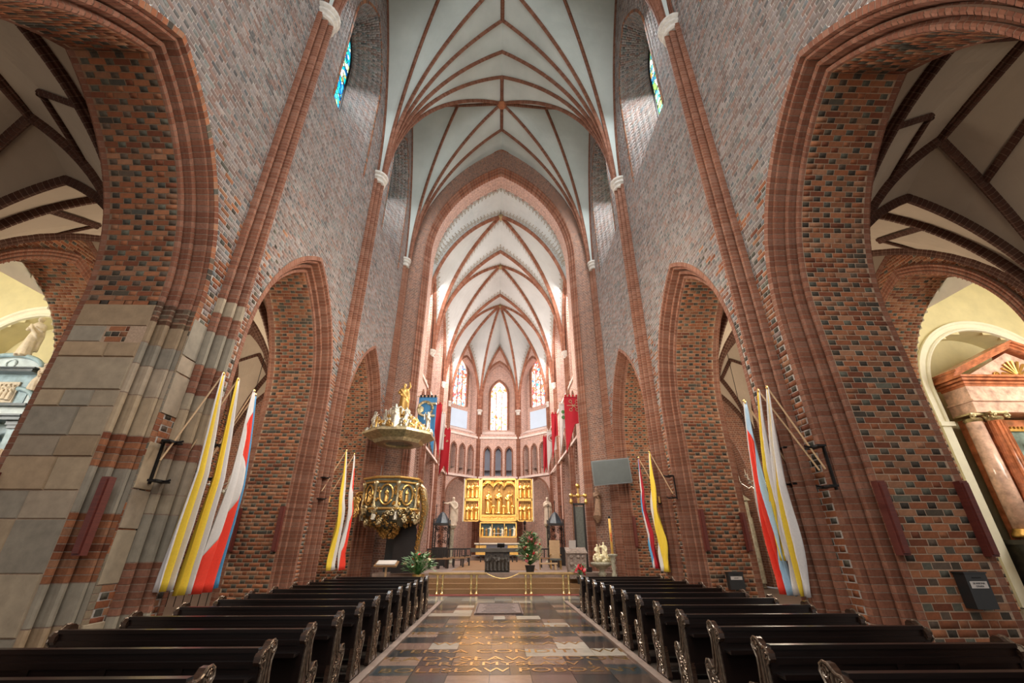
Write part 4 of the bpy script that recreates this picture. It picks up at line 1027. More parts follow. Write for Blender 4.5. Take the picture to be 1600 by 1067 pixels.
def flag(label, pole0, top, bottom, w0, w1, bands, s, seed=1, folds=2.2, group='flags on poles fixed to the nave piers', bulge=0.10, drop=None):
    """pole from the bracket foot to the tip; cloth falls from the tip. bands = [(c0,c1,material,name)]"""
    r = empty('flag', tuple(pole0), label, 'flag', group)
    o = np.array(pole0); p = MB(); tip = np.array(top, float)
    p.tube([(0, 0, 0), tuple((tip-o)*0.5), tuple(tip-o)], 0.016, 7); p.build('flag_pole', 'light_wood', r)
    f = MB(); e = tip-o; f.ball(tuple(e), 0.03, 8, 6, sc3=(1, 1, 1.5)); f.build('finial', 'brass', r)
    b = np.array(bottom, float); mid = (tip+b)/2+np.array([-s*bulge, 0, 0])
    q1 = tip*0.75+b*0.25+np.array([-s*bulge*0.5, 0, 0])
    path = [tip-o, q1-o, mid-o, b-o+np.array([0, 0, 0.3]), b-o]
    for (c0, c1, mat, nm) in bands:
        c = MB(); V, F = cloth_strip(path, w0, w1, folds, 0.07, c0=c0, c1=c1, seed=seed, nrm=(-s, 0, 0), twist=seed*1.3); c.add(V, F)
        ob = c.build(nm, mat, r, smooth=True); md = ob.modifiers.new('thickness', 'SOLIDIFY'); md.thickness = 0.004
    return r
def redge(t): return float(np.interp(t, [0, 0.14, 0.16, 0.30, 0.42, 0.55, 0.85, 1.0], [1, 1, 0.35, 0.6, 0.95, 0.9, 0.12, 0.02]))
def redge2(t): return float(np.interp(t, [0, 0.16, 0.2, 0.45, 1.0], [1, 1, 0.25, 0.30, 0.45]))
# yellow-white and white-red flags on the first piers and the second piers
flag('leftmost yellow and white flag on the first left pier, bottom near pews', (-5.80, 7.80, 3.1), (-5.55, 8.35, 4.95), (-5.58, 8.55, 1.05), 0.10, 0.42,
     [(0.0, 0.22, 'white_cloth', 'white_band'), (0.22, 0.72, 'yellow_cloth', 'yellow_band'), (0.72, 1.0, 'white_cloth', 'white_band')], -1, 1)
flag('second yellow and white flag on the first left pier, beside the red one', (-5.80, 8.30, 3.1), (-5.55, 8.86, 5.02), (-5.58, 9.12, 0.95), 0.10, 0.44,
     [(0.0, 0.5, 'yellow_cloth', 'yellow_band'), (0.5, 1.0, 'white_cloth', 'white_band')], -1, 2)
flag('white and red flag on the first left pier with red lower hem', (-5.80, 9.05, 3.3), (-5.60, 9.62, 5.02), (-5.62, 9.80, 0.92), 0.08, 0.72,
     [(0.0, redge, 'white_cloth', 'white_band'), (redge, 1.0, 'scarlet_cloth', 'red_band')], -1, 3)
flag('pale blue and white flag behind the white and red one on the left pier', (-5.86, 9.15, 3.3), (-5.68, 9.85, 5.0), (-5.80, 10.35, 0.95), 0.08, 0.5,
     [(0.0, 0.5, 'white_cloth', 'white_band'), (0.5, 1.0, 'blue_cloth', 'blue_band')], -1, 4)
flag('rightmost white and yellow flag on the first right pier', (5.80, 7.45, 2.95), (5.50, 7.95, 4.62), (5.55, 8.55, 0.95), 0.08, 0.42,
     [(0.0, 0.45, 'white_cloth', 'white_band'), (0.45, 0.7, 'yellow_cloth', 'yellow_band'), (0.7, 1.0, 'white_cloth', 'white_band')], 1, 5)
flag('yellow tipped white flag on the first right pier, inner of the yellow pair', (5.80, 7.60, 2.95), (5.50, 8.25, 4.66), (5.58, 8.80, 1.5), 0.08, 0.34,
     [(0.0, 0.5, 'white_cloth', 'white_band'), (0.5, 1.0, 'yellow_cloth', 'yellow_band')], 1, 6)
flag('long red and white flag on the first right pier, red tail beside the yellow flags', (5.80, 8.35, 3.1), (5.50, 8.80, 4.58), (5.60, 9.12, 0.92), 0.08, 0.46,
     [(0.0, redge2, 'pale_blue_cloth', 'pale_band'), (redge2, 1.0, 'scarlet_cloth', 'red_band')], 1, 7)
flag('pale blue and white flag furthest left on the first right pier', (5.85, 8.50, 3.1), (5.60, 9.00, 4.68), (5.75, 9.45, 1.05), 0.08, 0.36,
     [(0.0, 0.5, 'pale_blue_cloth', 'pale_blue_band'), (0.5, 1.0, 'white_cloth', 'white_band')], 1, 8)
flag('yellow and white flag on the second left pier beside the pulpit', (-5.80, 15.2, 3.4), (-5.55, 16.2, 4.95), (-5.6, 16.75, 1.0), 0.10, 0.7,
     [(0.0, 0.5, 'yellow_cloth', 'yellow_band'), (0.5, 1.0, 'white_cloth', 'white_band')], -1, 9)
flag('white and red flag on the second left pier nearest the pulpit', (-5.90, 16.4, 3.5), (-5.55, 17.15, 5.0), (-5.6, 17.7, 0.96), 0.08, 0.65,
     [(0.0, redge, 'white_cloth', 'white_band'), (redge, 1.0, 'scarlet_cloth', 'red_band')], -1, 10)
flag('yellow and white flag on the second right pier beside the bracket', (5.85, 14.6, 3.3), (5.50, 15.3, 4.78), (5.6, 15.5, 1.0), 0.10, 0.75,
     [(0.0, 0.8, 'yellow_cloth', 'yellow_band'), (0.8, 1.0, 'white_cloth', 'white_band')], 1, 11)
flag('red and white flag on the second right pier left of the yellow one', (5.85, 15.9, 3.4), (5.50, 16.6, 4.82), (5.6, 16.45, 1.05), 0.08, 0.5,
     [(0.0, 0.55, 'red_cloth', 'red_band'), (0.55, 0.8, 'white_cloth', 'white_band'), (0.8, 1.0, 'blue_cloth', 'blue_band')], 1, 12)
def bracket(s, y, z, label):
    r = empty('flag_bracket', (s*5.98, y, z), label, 'bracket', 'wrought iron flag brackets on the piers')
    m = MB(); m.box((-s*0.02, 0, 0.35), (0.03, 0.05, 0.75)); m.build('back_plate', 'iron', r)
    for zz in (0.02, 0.70):
        a = MB(); a.tube([(0, 0, zz), (-s*0.28, 0, zz), (-s*0.34, 0.04, zz+0.03)], 0.018, 6); a.box((-s*0.17, 0, zz), (0.16, 0.34, 0.035)); a.build('bracket_arm', 'iron', r)
bracket(-1, 7.95, 2.75, 'iron flag bracket on the first left pier nearest the camera'); bracket(-1, 9.1, 2.95, 'iron flag bracket on the first left pier behind the yellow flags')
bracket(1, 7.55, 2.65, 'iron flag bracket on the first right pier'); bracket(1, 8.45, 2.8, 'iron flag bracket on the first right pier behind the red flag')
bracket(-1, 15.3, 3.15, 'iron flag bracket on the second left pier'); bracket(1, 14.6, 3.15, 'iron flag bracket on the second right pier')
# candle sconces
def sconce(loc, s, label):
    r = empty('candle_sconce', loc, label, 'sconce', 'iron candle sconces on the piers')
    m = MB(); m.tube([(0, 0, 0), (-s*0.12, 0, -0.10), (-s*0.26, 0, -0.04), (-s*0.28, 0, 0.06)], 0.014, 6); m.tube(curl(0, 0.0, 0.07, 1.2, 0, 1, xs=-s*0.08), 0.01, 5); m.build('arm', 'iron', r)
    c = MB(); c.lathe([(0.02, 0.05), (0.075, 0.07), (0.08, 0.085), (0.02, 0.09)], 12, (-s*0.28, 0, 0)); c.build('drip_pan', 'iron', r)
    w_ = MB(); w_.lathe([(0.033, 0.09), (0.033, 0.30), (0.01, 0.305)], 10, (-s*0.28, 0, 0)); w_.build('candle', 'candle_wax', r)
sconce((-5.97, 8.95, 2.55), -1, 'iron sconce with amber candle between flags on left pier'); sconce((-5.97, 15.7, 3.0), -1, 'iron sconce with candle between flags on the second left pier'); sconce((5.97, 15.5, 3.0), 1, 'iron sconce with candle on the second right pier')
# dark red corner guards on the piers
def guard(x, y, z0, z1, label, name='corner_guard'):
    m = MB(); m.box((0, 0, (z1-z0)/2), (0.13, 0.13, z1-z0)); m.box((0.0, -0.02, (z1-z0)/2), (0.09, 0.15, z1-z0-0.06))
    o = m.build(name, 'red_guard', None, loc=(x, y, z0)); tag(o, label, 'corner guard', 'dark red timber corner guards on the piers')
yA, yB = 4.98+2.26, 12.03+2.26
guard(6.40, yA-0.07, 1.62, 2.72, 'dark red corner guard on inner corner of first right pier'); guard(7.80, yA-0.06, 1.6, 2.72, 'dark red corner guard on aisle corner of first right pier')
guard(-6.12, yA+0.06, 1.62, 2.75, 'dark red corner guard on inner corner of first left pier'); guard(-7.80, yA-0.06, 1.6, 2.8, 'dark red corner guard on aisle corner of first left pier')
guard(6.50, yB-0.06, 1.6, 2.8, 'dark red corner guard on inner corner of second right pier'); guard(7.80, yB-0.06, 1.6, 2.7, 'dark red corner guard on aisle corner of second right pier')
guard(-6.50, yB-0.06, 1.6, 2.85, 'dark red corner guard on inner corner of second left pier'); guard(-7.80, yB-0.06, 1.6, 2.8, 'dark red corner guard on aisle corner of second left pier')
guard(6.42, 21.3-0.06, 1.7, 3.0, 'dark red corner guard on the pier under the television')
# alms boxes
def text_mesh(body, size, mat, name, parent, loc, rot, extrude=0.001, align='CENTER', sx=1.0):
    cu = bpy.data.curves.new(name, 'FONT'); cu.body = body; cu.size = size; cu.extrude = extrude; cu.align_x = align; cu.align_y = 'CENTER'
    ob = bpy.data.objects.new(name, cu); COL.objects.link(ob); dg = bpy.context.evaluated_depsgraph_get(); dg.update()
    me = bpy.data.meshes.new_from_object(ob.evaluated_get(dg)); bpy.data.objects.remove(ob); me.materials.clear(); me.materials.append(MATS[mat])
    o = bpy.data.objects.new(name, me); COL.objects.link(o); o.parent = parent; o.location = loc; o.rotation_euler = rot; o.scale = (sx, 1, 1); return o
def almsbox(x, y, z, w_, h_, label, lines):
    r = empty('alms_box', (x, y, z), label, 'box', 'black boxes fixed to the piers'); m = MB(); m.box((0, -0.09, h_/2), (w_, 0.18, h_)); m.box((0, -0.09, h_+0.01), (w_+0.03, 0.20, 0.02)); m.build('box_body', 'black_plastic', r)
    d = MB(); d.box((0, -0.183, h_*0.68), (w_*0.78, 0.004, h_*0.2)); lb = d.build('label_plate', 'paper', r)
    for k, tx in enumerate(lines): text_mesh(tx, 0.035 if len(lines) > 1 else 0.045, 'black_plastic', 'lettering', lb, (0, -0.187, h_*0.68+(0.018 if len(lines) > 1 and k == 0 else (-0.02 if len(lines) > 1 else 0))), (PI/2, 0, 0))
    s_ = MB(); s_.box((0, -0.184, h_*0.88), (w_*0.4, 0.004, 0.012)); s_.build('slot', 'iron', r)
almsbox(7.27, yA-0.02, 0.92, 0.33, 0.46, 'black box with a white label on the near right pier', ['SKARBONA', 'OFIARA'])
almsbox(7.15, yB-0.02, 0.60, 0.44, 0.44, 'small black box with a pale label on the second right pier', ['OFIARY'])
# ================================================================ wall television
def screen():
    x, y, z = 5.45, 20.7, 4.92; r = empty('television', (x, y, z), 'black flat television hung on the right pier by the choir', 'television')
    Wd, Hh = 1.78, 1.14
    f = MB(); f.box((0, 0.03, 0), (Wd, 0.07, Hh)); f.build('casing', 'grey_metal', r)
    g = MB(); g.box((0, -0.008, 0.0), (Wd-0.10, 0.012, Hh-0.10)); g.build('screen', 'screen_glass', r)
    b = MB(); b.box((0.1, 0.14, 0), (0.3, 0.16, 0.4)); b.tube([(0.1, 0.2, 0), (0.35, 0.3, 0)], 0.04, 8); b.build('wall_mount', 'iron', r)
    r.rotation_euler = (math.radians(8), math.radians(-3), math.radians(-16))
screen()
# ================================================================ figures
def ellip(m, c, r, n=10, mm=8): m.ball(c, 1.0, n, mm, sc3=(r[0], r[1], r[2])) if False else m.lathe([(math.sin(PI*i/mm)+1e-3, -math.cos(PI*i/mm)*r[2]) for i in range(mm+1)], n, c, sx=r[0], sy=r[1])
def figure_mesh(name, mat, h=1.0, pose='hold', seed=0, crown=False, robe=1.0, wings=False, stride=0.0, res=0.016):
    """robed standing figure facing -y, height h, one continuous remeshed body"""
    rr = random.Random(seed); m = MB(); n = 26; prof = [(0.150*robe, 0.0), (0.155*robe, 0.03), (0.135*robe, 0.16), (0.118*robe, 0.32), (0.110, 0.45), (0.100, 0.56), (0.090, 0.63), (0.098, 0.72), (0.110, 0.79), (0.088, 0.835), (0.036, 0.86), (0.034, 0.885)]
    V = []; sway = 0.03*(rr.random()-0.5)*2
    for r_, z in prof:
        for k in range(n):
            an = 2*PI*k/n; fold = 1+(0.10*math.sin(an*5+z*4+seed)+0.06*math.sin(an*9+seed*2+z*7))*max(0, 1-z/0.62)
            ex = 1.12 if z > 0.6 else 1.0; ey = 0.62 if z > 0.6 else 0.80
            if z > 0.85: ex = ey = 1.0
            V.append((r_*fold*math.cos(an)*ex+sway*math.sin(z*PI), r_*fold*math.sin(an)*ey-0.02*math.sin(z*6)*(z < 0.5), z))
    F = [(i*n+k, i*n+(k+1) % n, (i+1)*n+(k+1) % n, (i+1)*n+k) for i in range(len(prof)-1) for k in range(n)]+[tuple(range(n))[::-1], tuple((len(prof)-1)*n+k for k in range(n))]
    m.add(V, F)
    hx = 0.02*(rr.random()-0.5)
    ellip(m, (hx, -0.012, 0.935), (0.048, 0.056, 0.066)); ellip(m, (hx, -0.068, 0.928), (0.010, 0.014, 0.012), 6, 4); ellip(m, (hx, 0.012, 0.942), (0.056, 0.056, 0.066))
    ellip(m, (hx, -0.045, 0.897), (0.026, 0.024, 0.026), 8, 5)
    P = {'hold': [((-0.115, 0, 0.80), (-0.150, -0.02, 0.66), (-0.06, -0.125, 0.62)), ((0.115, 0, 0.80), (0.150, -0.03, 0.65), (0.06, -0.130, 0.70))],
         'pray': [((-0.115, 0, 0.80), (-0.135, -0.04, 0.66), (-0.01, -0.14, 0.74)), ((0.115, 0, 0.80), (0.135, -0.04, 0.66), (0.01, -0.14, 0.74))],
         'raise': [((-0.115, 0, 0.80), (-0.17, -0.02, 0.68), (-0.07, -0.11, 0.60)), ((0.115, 0, 0.80), (0.185, -0.03, 0.87), (0.15, -0.05, 1.02))],
         'reach': [((-0.115, 0, 0.80), (-0.22, -0.06, 0.76), (-0.33, -0.11, 0.78)), ((0.115, 0, 0.80), (0.16, -0.03, 0.66), (0.10, -0.10, 0.58))]}[pose]
    for sh, el, hd in P:
        m.tube([sh, el], [0.040, 0.034], 8); ellip(m, el, (0.036, 0.036, 0.036), 8, 5); m.tube([el, hd], [0.036, 0.024], 8); ellip(m, hd, (0.024, 0.022, 0.028), 8, 5)
    # mantle across the body
    m.tube([(-0.12, -0.03, 0.79), (-0.02, -0.095, 0.66), (0.10, -0.07, 0.52), (0.13, 0.02, 0.40)], [0.030, 0.034, 0.036, 0.030], 7)
    m.tube([(0.12, 0.02, 0.78), (0.15, 0.04, 0.5), (0.155, 0.03, 0.15)], [0.03, 0.04, 0.04], 7)
    for q in (-0.05, 0.045): ellip(m, (q, -0.115, 0.015), (0.035, 0.06, 0.022), 8, 5)
    if crown: m.lathe([(0.050, 0.965), (0.058, 1.02), (0.040, 1.0)], 10, (hx, 0, 0))
    if wings:
        for sd in (-1, 1): m.tube([(sd*0.03, 0.07, 0.78), (sd*0.16, 0.11, 0.92), (sd*0.25, 0.12, 0.80), (sd*0.24, 0.11, 0.55)], [0.02, 0.04, 0.045, 0.015], 7)
    me = mesh_from(name, np.concatenate(m.v)*h, m.f, mat, smooth=True); o = bpy.data.objects.new(name, me); COL.objects.link(o)
    md = o.modifiers.new('body', 'REMESH'); md.mode = 'VOXEL'; md.voxel_size = res*h; md.use_smooth_shade = True
    dg = bpy.context.evaluated_depsgraph_get(); dg.update(); me2 = bpy.data.meshes.new_from_object(o.evaluated_get(dg)); me2.materials.clear(); me2.materials.append(MATS[mat])
    bpy.data.objects.remove(o); return me2
FIG = {}
def figure(name, mat, loc, h, parent=None, pose='hold', seed=0, rz=0.0, label=None, cat=None, group=None, res=0.022, lean=0.0, **kw):
    key = (mat, pose, seed, res, tuple(sorted(kw.items())))
    if key not in FIG: FIG[key] = figure_mesh(name, mat, 1.0, pose, seed, res=res, **kw)
    o = bpy.data.objects.new(name, FIG[key]); COL.objects.link(o); o.location = loc; o.scale = (h, h, h); o.rotation_euler = (0, lean, rz)
    if parent is not None: o.parent = parent
    return tag(o, label, cat, group)
# ================================================================ altarpiece
simple('shrine_gold', (0.30, 0.155, 0.04), 0.5, 0.5, nscale=9, var=0.35, bmp=0.5, bdist=0.02)  # darker gold puts the shade behind the figures into the colour
def triptych():
    Y_ = 40.6; r = empty('altarpiece', (0, Y_, PF), 'gilded winged altarpiece with carved saints behind the high altar', 'altarpiece')
    CX, hw, z0, z1 = 0.10, 1.63, 3.0-0.0, 6.62
    def gframe(x0, x1, za, zb, name, wfr=0.11, depth=0.35, back='shrine_gold', tilt=0.0, px=0.0):
        b = MB(); b.box(((x0+x1)/2, depth/2-0.0, (za+zb)/2), (x1-x0, 0.04, zb-za)); o = b.build(name, back, r)
        f = MB(); d_ = depth
        for (cx, cz, wx, wz) in (((x0+x1)/2, za+wfr/2, x1-x0, wfr), ((x0+x1)/2, zb-wfr/2, x1-x0, wfr), (x0+wfr/2, (za+zb)/2, wfr, zb-za), (x1-wfr/2, (za+zb)/2, wfr, zb-za)):
            f.box((cx, 0.0, cz), (wx, d_, wz)); f.box((cx, -d_/2-0.01, cz), (wx*(0.94 if wx > wz else 0.5), 0.03, wz*(0.5 if wx > wz else 0.96)))
        f.build('gilded_frame', 'gold_leaf', o); return o
    c = gframe(CX-hw, CX+hw, z0, z1, 'centre_shrine', 0.15, 0.5)
    for k, (dx, sd, ps) in enumerate(((-0.92, 1, 'hold'), (0.0, 2, 'hold'), (0.92, 3, 'raise'))):
        figure('carved_saint', 'gold_leaf', (CX+dx, -0.02, 3.62), 2.05 if k == 1 else 1.92, c, ps, sd, crown=(k == 1))
    for dx in (-0.46, 0.46, 1.25): figure('carved_saint', 'gold_leaf', (CX+dx, -0.10, 3.62), 0.85, c, 'pray', 4)
    for dx, zz in ((-0.45, 5.75), (0.45, 5.75), (0.0, 5.9)): figure('carved_angel', 'dark_gold', (CX+dx, -0.05, zz), 0.45, c, 'pray', 5, wings=True)
    t = MB(); rr = random.Random(4)
    for q in range(3):
        cx = CX-hw+0.15+(2*hw-0.3)*(q+0.5)/3; ww = (2*hw-0.3)/6
        for k in range(5):
            t.tube([(cx-ww+ww*2*j/8, -0.12, 6.10-0.09*k*0.6+0.36*math.sin(PI*j/8)) for j in range(9)], 0.02, 5)
        for k in range(16): t.tube([(x_, -0.14, z_) for _, x_, z_ in curl(cx+rr.uniform(-ww, ww), 6.25+rr.uniform(-0.22, 0.18), 0.09, 1.2, rr.random()*6, 1, 8)], 0.018, 4)
    for q in range(4): t.tube([(CX-hw+0.15+(2*hw-0.3)*q/3, -0.15, 5.75), (CX-hw+0.15+(2*hw-0.3)*q/3, -0.15, 6.5)], 0.035, 6)
    t.build('carved_canopy', 'gold_leaf', c)
    t = MB()
    for q in range(24): t.tube([(x_, -0.24, z_) for _, x_, z_ in curl(CX-hw+0.22+(2*hw-0.44)*q/23, 3.36+0.05*math.sin(q*2.1), 0.075, 1.2, q, 1, 8)], 0.02, 4)
    t.box((CX, -0.16, 3.36), (2*hw-0.3, 0.14, 0.40)); t.build('carved_frieze', 'gold_leaf', c, kind='stuff')
    for sgn in (-1, 1):
        xa, xb = (CX-hw-1.42, CX-hw-0.04) if sgn < 0 else (CX+hw+0.04, CX+hw+1.42)
        for (za, zb) in ((z0+0.0, (z0+z1)/2-0.0), ((z0+z1)/2, z1)):
            w_ = gframe(xa, xb, za, zb, 'wing_panel', 0.12, 0.16)
            bk = MB(); bk.box((xb-0.17 if sgn < 0 else xa+0.17, 0.02, (za+zb)/2), (0.16, 0.06, zb-za-0.26)); bk.build('painted_reveal', 'relief_red', w_)
            for k in range(3): figure('carved_saint', 'gold_leaf', (xa+0.30+0.39*k, -0.03, za+0.14), 1.28, w_, ['hold', 'raise', 'pray'][k], 10+k, res=0.03)
            g = MB()
            for k in range(3):
                g.tube([(xa+0.30+0.39*k-0.19+0.38*j/8, -0.05, zb-0.36+0.2*math.sin(PI*j/8)) for j in range(9)], 0.018, 5)
                for q in range(3): g.tube([(x_, -0.06, z_) for _, x_, z_ in curl(xa+0.20+0.39*k+0.1*q, zb-0.2, 0.05, 1.2, q*2, 1, 7)], 0.012, 4)
            g.build('carved_canopy', 'dark_gold', w_)
    # wing edges
    for sg in (-1, 1): e = MB(); e.box((CX+sg*(hw+1.47), 0.06, (z0+z1)/2), (0.07, 0.20, z1-z0)); e.build('wing_edge', 'cream_plaster', r)
    # predella
    p = gframe(CX-1.62, CX+1.62, 1.72, 2.96, 'predella', 0.11, 0.5, 'relief_blue')
    for q in (1, 2):
        dv = MB(); dv.box((CX-1.62+3.24*q/3, -0.1, 2.34), (0.05, 0.3, 1.05)); dv.build('divider', 'gold_leaf', p)
    for k in range(9): figure('carved_figure', ['gold_leaf', 'dark_gold', 'statue_plaster'][k % 3], (CX-1.38+0.345*k, -0.06, 1.84), 0.78-0.10*(k % 2), p, ['pray', 'hold', 'reach'][k % 3], 20+k % 3, res=0.035)
    ta = MB(); ta.box((CX, -0.1, 2.05), (0.9, 0.2, 0.04)); ta.build('carved_table', 'paper', p)
    bs = MB(); bs.box((CX, 0.05, 1.50), (3.26, 0.7, 0.45)); bs.box((CX, 0.25, 0.65), (3.0, 0.7, 1.3)); bs.build('plinth', 'oak', r)
triptych()
def high_altar():
    r = empty('high_altar', (0.02, 39.0, PF+0.33), 'pale high altar table below the gilded altarpiece', 'altar')
    m = MB(); m.box((0, 0, 0.92), (3.7, 1.1, 0.10)); m.build('altar_top', 'cream_plaster', r)
    m = MB(); m.box((0, 0.05, 0.43), (3.45, 0.95, 0.86)); m.build('altar_body', 'niche_grey', r)
    for x in (-1.3, 1.3):
        p = MB(); p.box((x, -0.44, 0.44), (0.85, 0.03, 0.7)); po = p.build('front_panel', 'gold_leaf', r)
high_altar()
def main_altar():
    r = empty('stone_altar', (0.10, 22.1, PF), 'dark stone altar table with rough carved block base', 'altar')
    m = MB(); m.box((0, 0, 0.90), (2.45, 0.85, 0.16)); m.build('altar_slab', 'altar_slab', r)
    b = MB(); b.box((0.0, 0, 0.41), (1.12, 0.62, 0.82)); bo = b.build('altar_block', 'altar_stone', r)
    rr = random.Random(2)
    for k in range(6): figure('carved_figure', 'altar_stone', (-0.44+0.176*k, -0.31, 0.06), 0.66-0.05*rr.random(), bo, ['hold', 'pray', 'reach'][k % 3], 30+k % 3, res=0.035)
    k = MB(); k.box((0.16, -0.05, 1.10), (0.34, 0.05, 0.20), rot=((1, 0, 0), (0, 0.8, -0.6), (0, 0.6, 0.8))); k.box((0.16, 0.03, 1.02), (0.08, 0.08, 0.1))
    tag(k.build('book_stand', 'black_wood', None, loc=(0.10, 22.1, PF)), 'small black book stand on the stone altar', 'book stand')
    m = MB(); m.lathe([(0.03, 0), (0.012, 0.02), (0.012, 0.2), (0.018, 0.22)], 8); tag(m.build('candlestick', 'brass', None, loc=(-0.75, 22.1, PF+0.98)), 'thin brass candlestick on the left of the stone altar', 'candlestick')
main_altar()
# ================================================================ flowers
def bouquet(loc, r_, h, label, mats, n=150, seed=1, base=None, fl_max=26):
    o = empty('flower_arrangement', loc, label, 'flowers'); rr = random.Random(seed)
    st = MB(); lf = {}; fl = {}
    for k in range(n):
        th = rr.random()*2*PI; el = rr.random()**0.7; rad = r_*math.sqrt(rr.random())*(0.35+0.65*math.sin(PI*min(1, el*0.8+0.2)))
        p = np.array([rad*math.cos(th), rad*math.sin(th)*0.7, h*(0.12+0.88*el)])
        if k % 3 == 0: st.tube([(0, 0, 0.05*h), tuple(p*0.5), tuple(p)], 0.006, 3)
        if k % 5 in (0, 2):
            mt = mats[k % len(mats)]; b = fl.setdefault(mt, [])
            b.append((p, rr.uniform(0.035, 0.06)*(1+r_)))
        else:
            mt = 'leaf_green' if rr.random() < 0.6 else 'leaf_pale'; m = lf.setdefault(mt, MB()); L = rr.uniform(0.12, 0.26)*(0.5+r_)
            d = np.array([math.cos(th), math.sin(th), rr.uniform(-0.3, 1.0)]); d /= np.linalg.norm(d); sd = np.cross(d, [0, 0, 1]); sd /= np.linalg.norm(sd)+1e-6; w_ = L*0.2
            m.add([p, p+d*L*0.5+sd*w_, p+d*L, p+d*L*0.5-sd*w_, p+d*L*0.5+np.array([0, 0, 0.02])], [(0, 1, 4), (1, 2, 4), (2, 3, 4), (3, 0, 4)])
    st.build('stems', 'leaf_green', o, kind='stuff')
    for mt, m in lf.items(): m.build('foliage', mt, o, kind='stuff')
    for mt, L in fl.items():
        me = None
        for p, q in L[:fl_max]:
            if me is None:
                m = MB()
                for j in range(7): a = j*2*PI/7; m.add([(0, 0, 0), (0.8*math.cos(a-0.5), 0.8*math.sin(a-0.5), 0.45), (1.15*math.cos(a), 1.15*math.sin(a), 0.6), (0.8*math.cos(a+0.5), 0.8*math.sin(a+0.5), 0.45)], [(0, 1, 2, 3)])
                m.ball((0, 0, 0.35), 0.5, 6, 4); me = mesh_from('blossom', np.concatenate(m.v), m.f, mt)
            b = bpy.data.objects.new('blossom', me); COL.objects.link(b); b.parent = o; b.location = tuple(p); b.scale = (q, q, q); b.rotation_euler = (rr.uniform(0.5, 1.6), 0, rr.random()*6)
    if base: base(o)
    return o
def pot(o):
    m = MB(); m.lathe([(0.16, -0.25), (0.20, -0.05), (0.23, 0.06), (0.20, 0.06)], 14); m.build('pot', 'black_plastic', o)
bouquet((1.55, 21.2, PF+0.25), 0.52, 1.35, 'tall bouquet of red and pink flowers right of the stone altar', ['petal_red', 'petal_pink', 'petal_red', 'petal_cream'], 620, 3, pot, 18)
bouquet((-2.95, 18.9, 0.72), 0.62, 0.72, 'green arrangement with orange red flowers at the left rail', ['petal_red', 'petal_cream', 'petal_red'], 420, 4, fl_max=6, base= lambda o: MB().lathe([(0.30, -0.75), (0.28, -0.65), (0.07, -0.6), (0.07, -0.12), (0.22, -0.05), (0.24, 0.04)], 14).build('stand', 'brass', o))
bouquet((3.42, 19.2, 0.62), 0.26, 0.42, 'small red poinsettia at the foot of the lectern', ['petal_red', 'petal_red', 'petal_pink'], 80, 5, lambda o: MB().lathe([(0.12, -0.22), (0.16, 0.03), (0.14, 0.03)], 12).build('pot', 'black_plastic', o))
# ================================================================ communion rail
simple('rail_wood', (0.48, 0.30, 0.12), 0.4, nscale=6, var=0.2, bmp=0.05)
simple('bright_brass', (0.95, 0.72, 0.34), 0.25, 0.85, nscale=10, var=0.1, bmp=0.05)
def rail(x0, x1, bal, label):
    r = empty('communion_rail', ((x0+x1)/2, 19.42, 0.02), label, 'rail', 'brass communion rails before the altar steps'); m = MB(); m.box((0, 0, 0.745), (x1-x0, 0.18, 0.06)); m.box((0, 0, 0.705), (x1-x0-0.05, 0.10, 0.03)); m.build('handrail', 'rail_wood', r)
    for b in bal:
        q = MB(); q.lathe([(0.07, 0.0), (0.07, 0.05), (0.035, 0.08), (0.045, 0.18), (0.068, 0.24), (0.035, 0.30), (0.058, 0.34), (0.035, 0.38), (0.052, 0.52), (0.040, 0.64), (0.065, 0.67), (0.065, 0.69)], 12, (b-(x0+x1)/2, 0, 0)); q.build('baluster', 'bright_brass', r, smooth=True)
rail(-2.62, -0.30, (-2.26, -2.05, -0.92, -0.70), 'left section of brass and wood communion rail'); rail(0.95, 3.30, (1.25, 1.46, 2.75, 2.97), 'right section of brass and wood communion rail')
m = MB()
for k in range(33):
    t = k/32; m.ball((-0.28+1.22*t, 0, -0.16*math.sin(PI*t)), 0.022, 6, 4)
m.tube([(-0.30, 0, 0), (-0.05, 0.0, -0.10), (0.33, 0, -0.165), (0.70, 0, -0.10), (0.95, 0, 0)], 0.01, 5); tag(m.build('chain', 'brass', None, loc=(0, 19.42, 0.74)), 'brass chain hanging between the two communion rails', 'chain')
# ================================================================ lectern, urn, candle, cross, stands
def lectern():
    r = empty('stone_lectern', (3.50, 20.55, PF-0.17), 'carved stone lectern with an open book at the right rail', 'lectern')
    m = MB(); m.prism([(-0.34, 0), (0.34, 0), (0.38, 0.5), (0.42, 1.0), (-0.42, 1.02), (-0.40, 0.5)], 'y', -0.28, 0.28); m.build('lectern_body', 'stone_grey', r)
    c = MB(); rr = random.Random(3)
    for x in (-0.25, 0.05, 0.25):
        for z in (0.25, 0.55, 0.82): c.ball((x, -0.30, z), 0.085, 8, 5, sc3=(1, 0.5, 0.8))
    c.build('carved_relief', 'stone_grey', r)
    t = MB(); t.box((0, -0.05, 1.06), (0.9, 0.6, 0.05), rot=((1, 0, 0), (0, 0.93, -0.36), (0, 0.36, 0.93))); t.build('desk_top', 'stone_grey', r)
    b = MB(); b.box((-0.12, 0.05, 1.26), (0.30, 0.02, 0.42), rot=((1, 0, 0), (0, 0.95, -0.3), (0, 0.3, 0.95))); tag(b.build('booklet', 'paper', None, loc=(3.50, 20.55, PF-0.17)), 'white booklet standing on the stone lectern', 'booklet')
simple('stone_grey', (0.24, 0.18, 0.145), 0.7, nscale=10, var=0.4, bmp=0.5, bdist=0.02)
lectern()
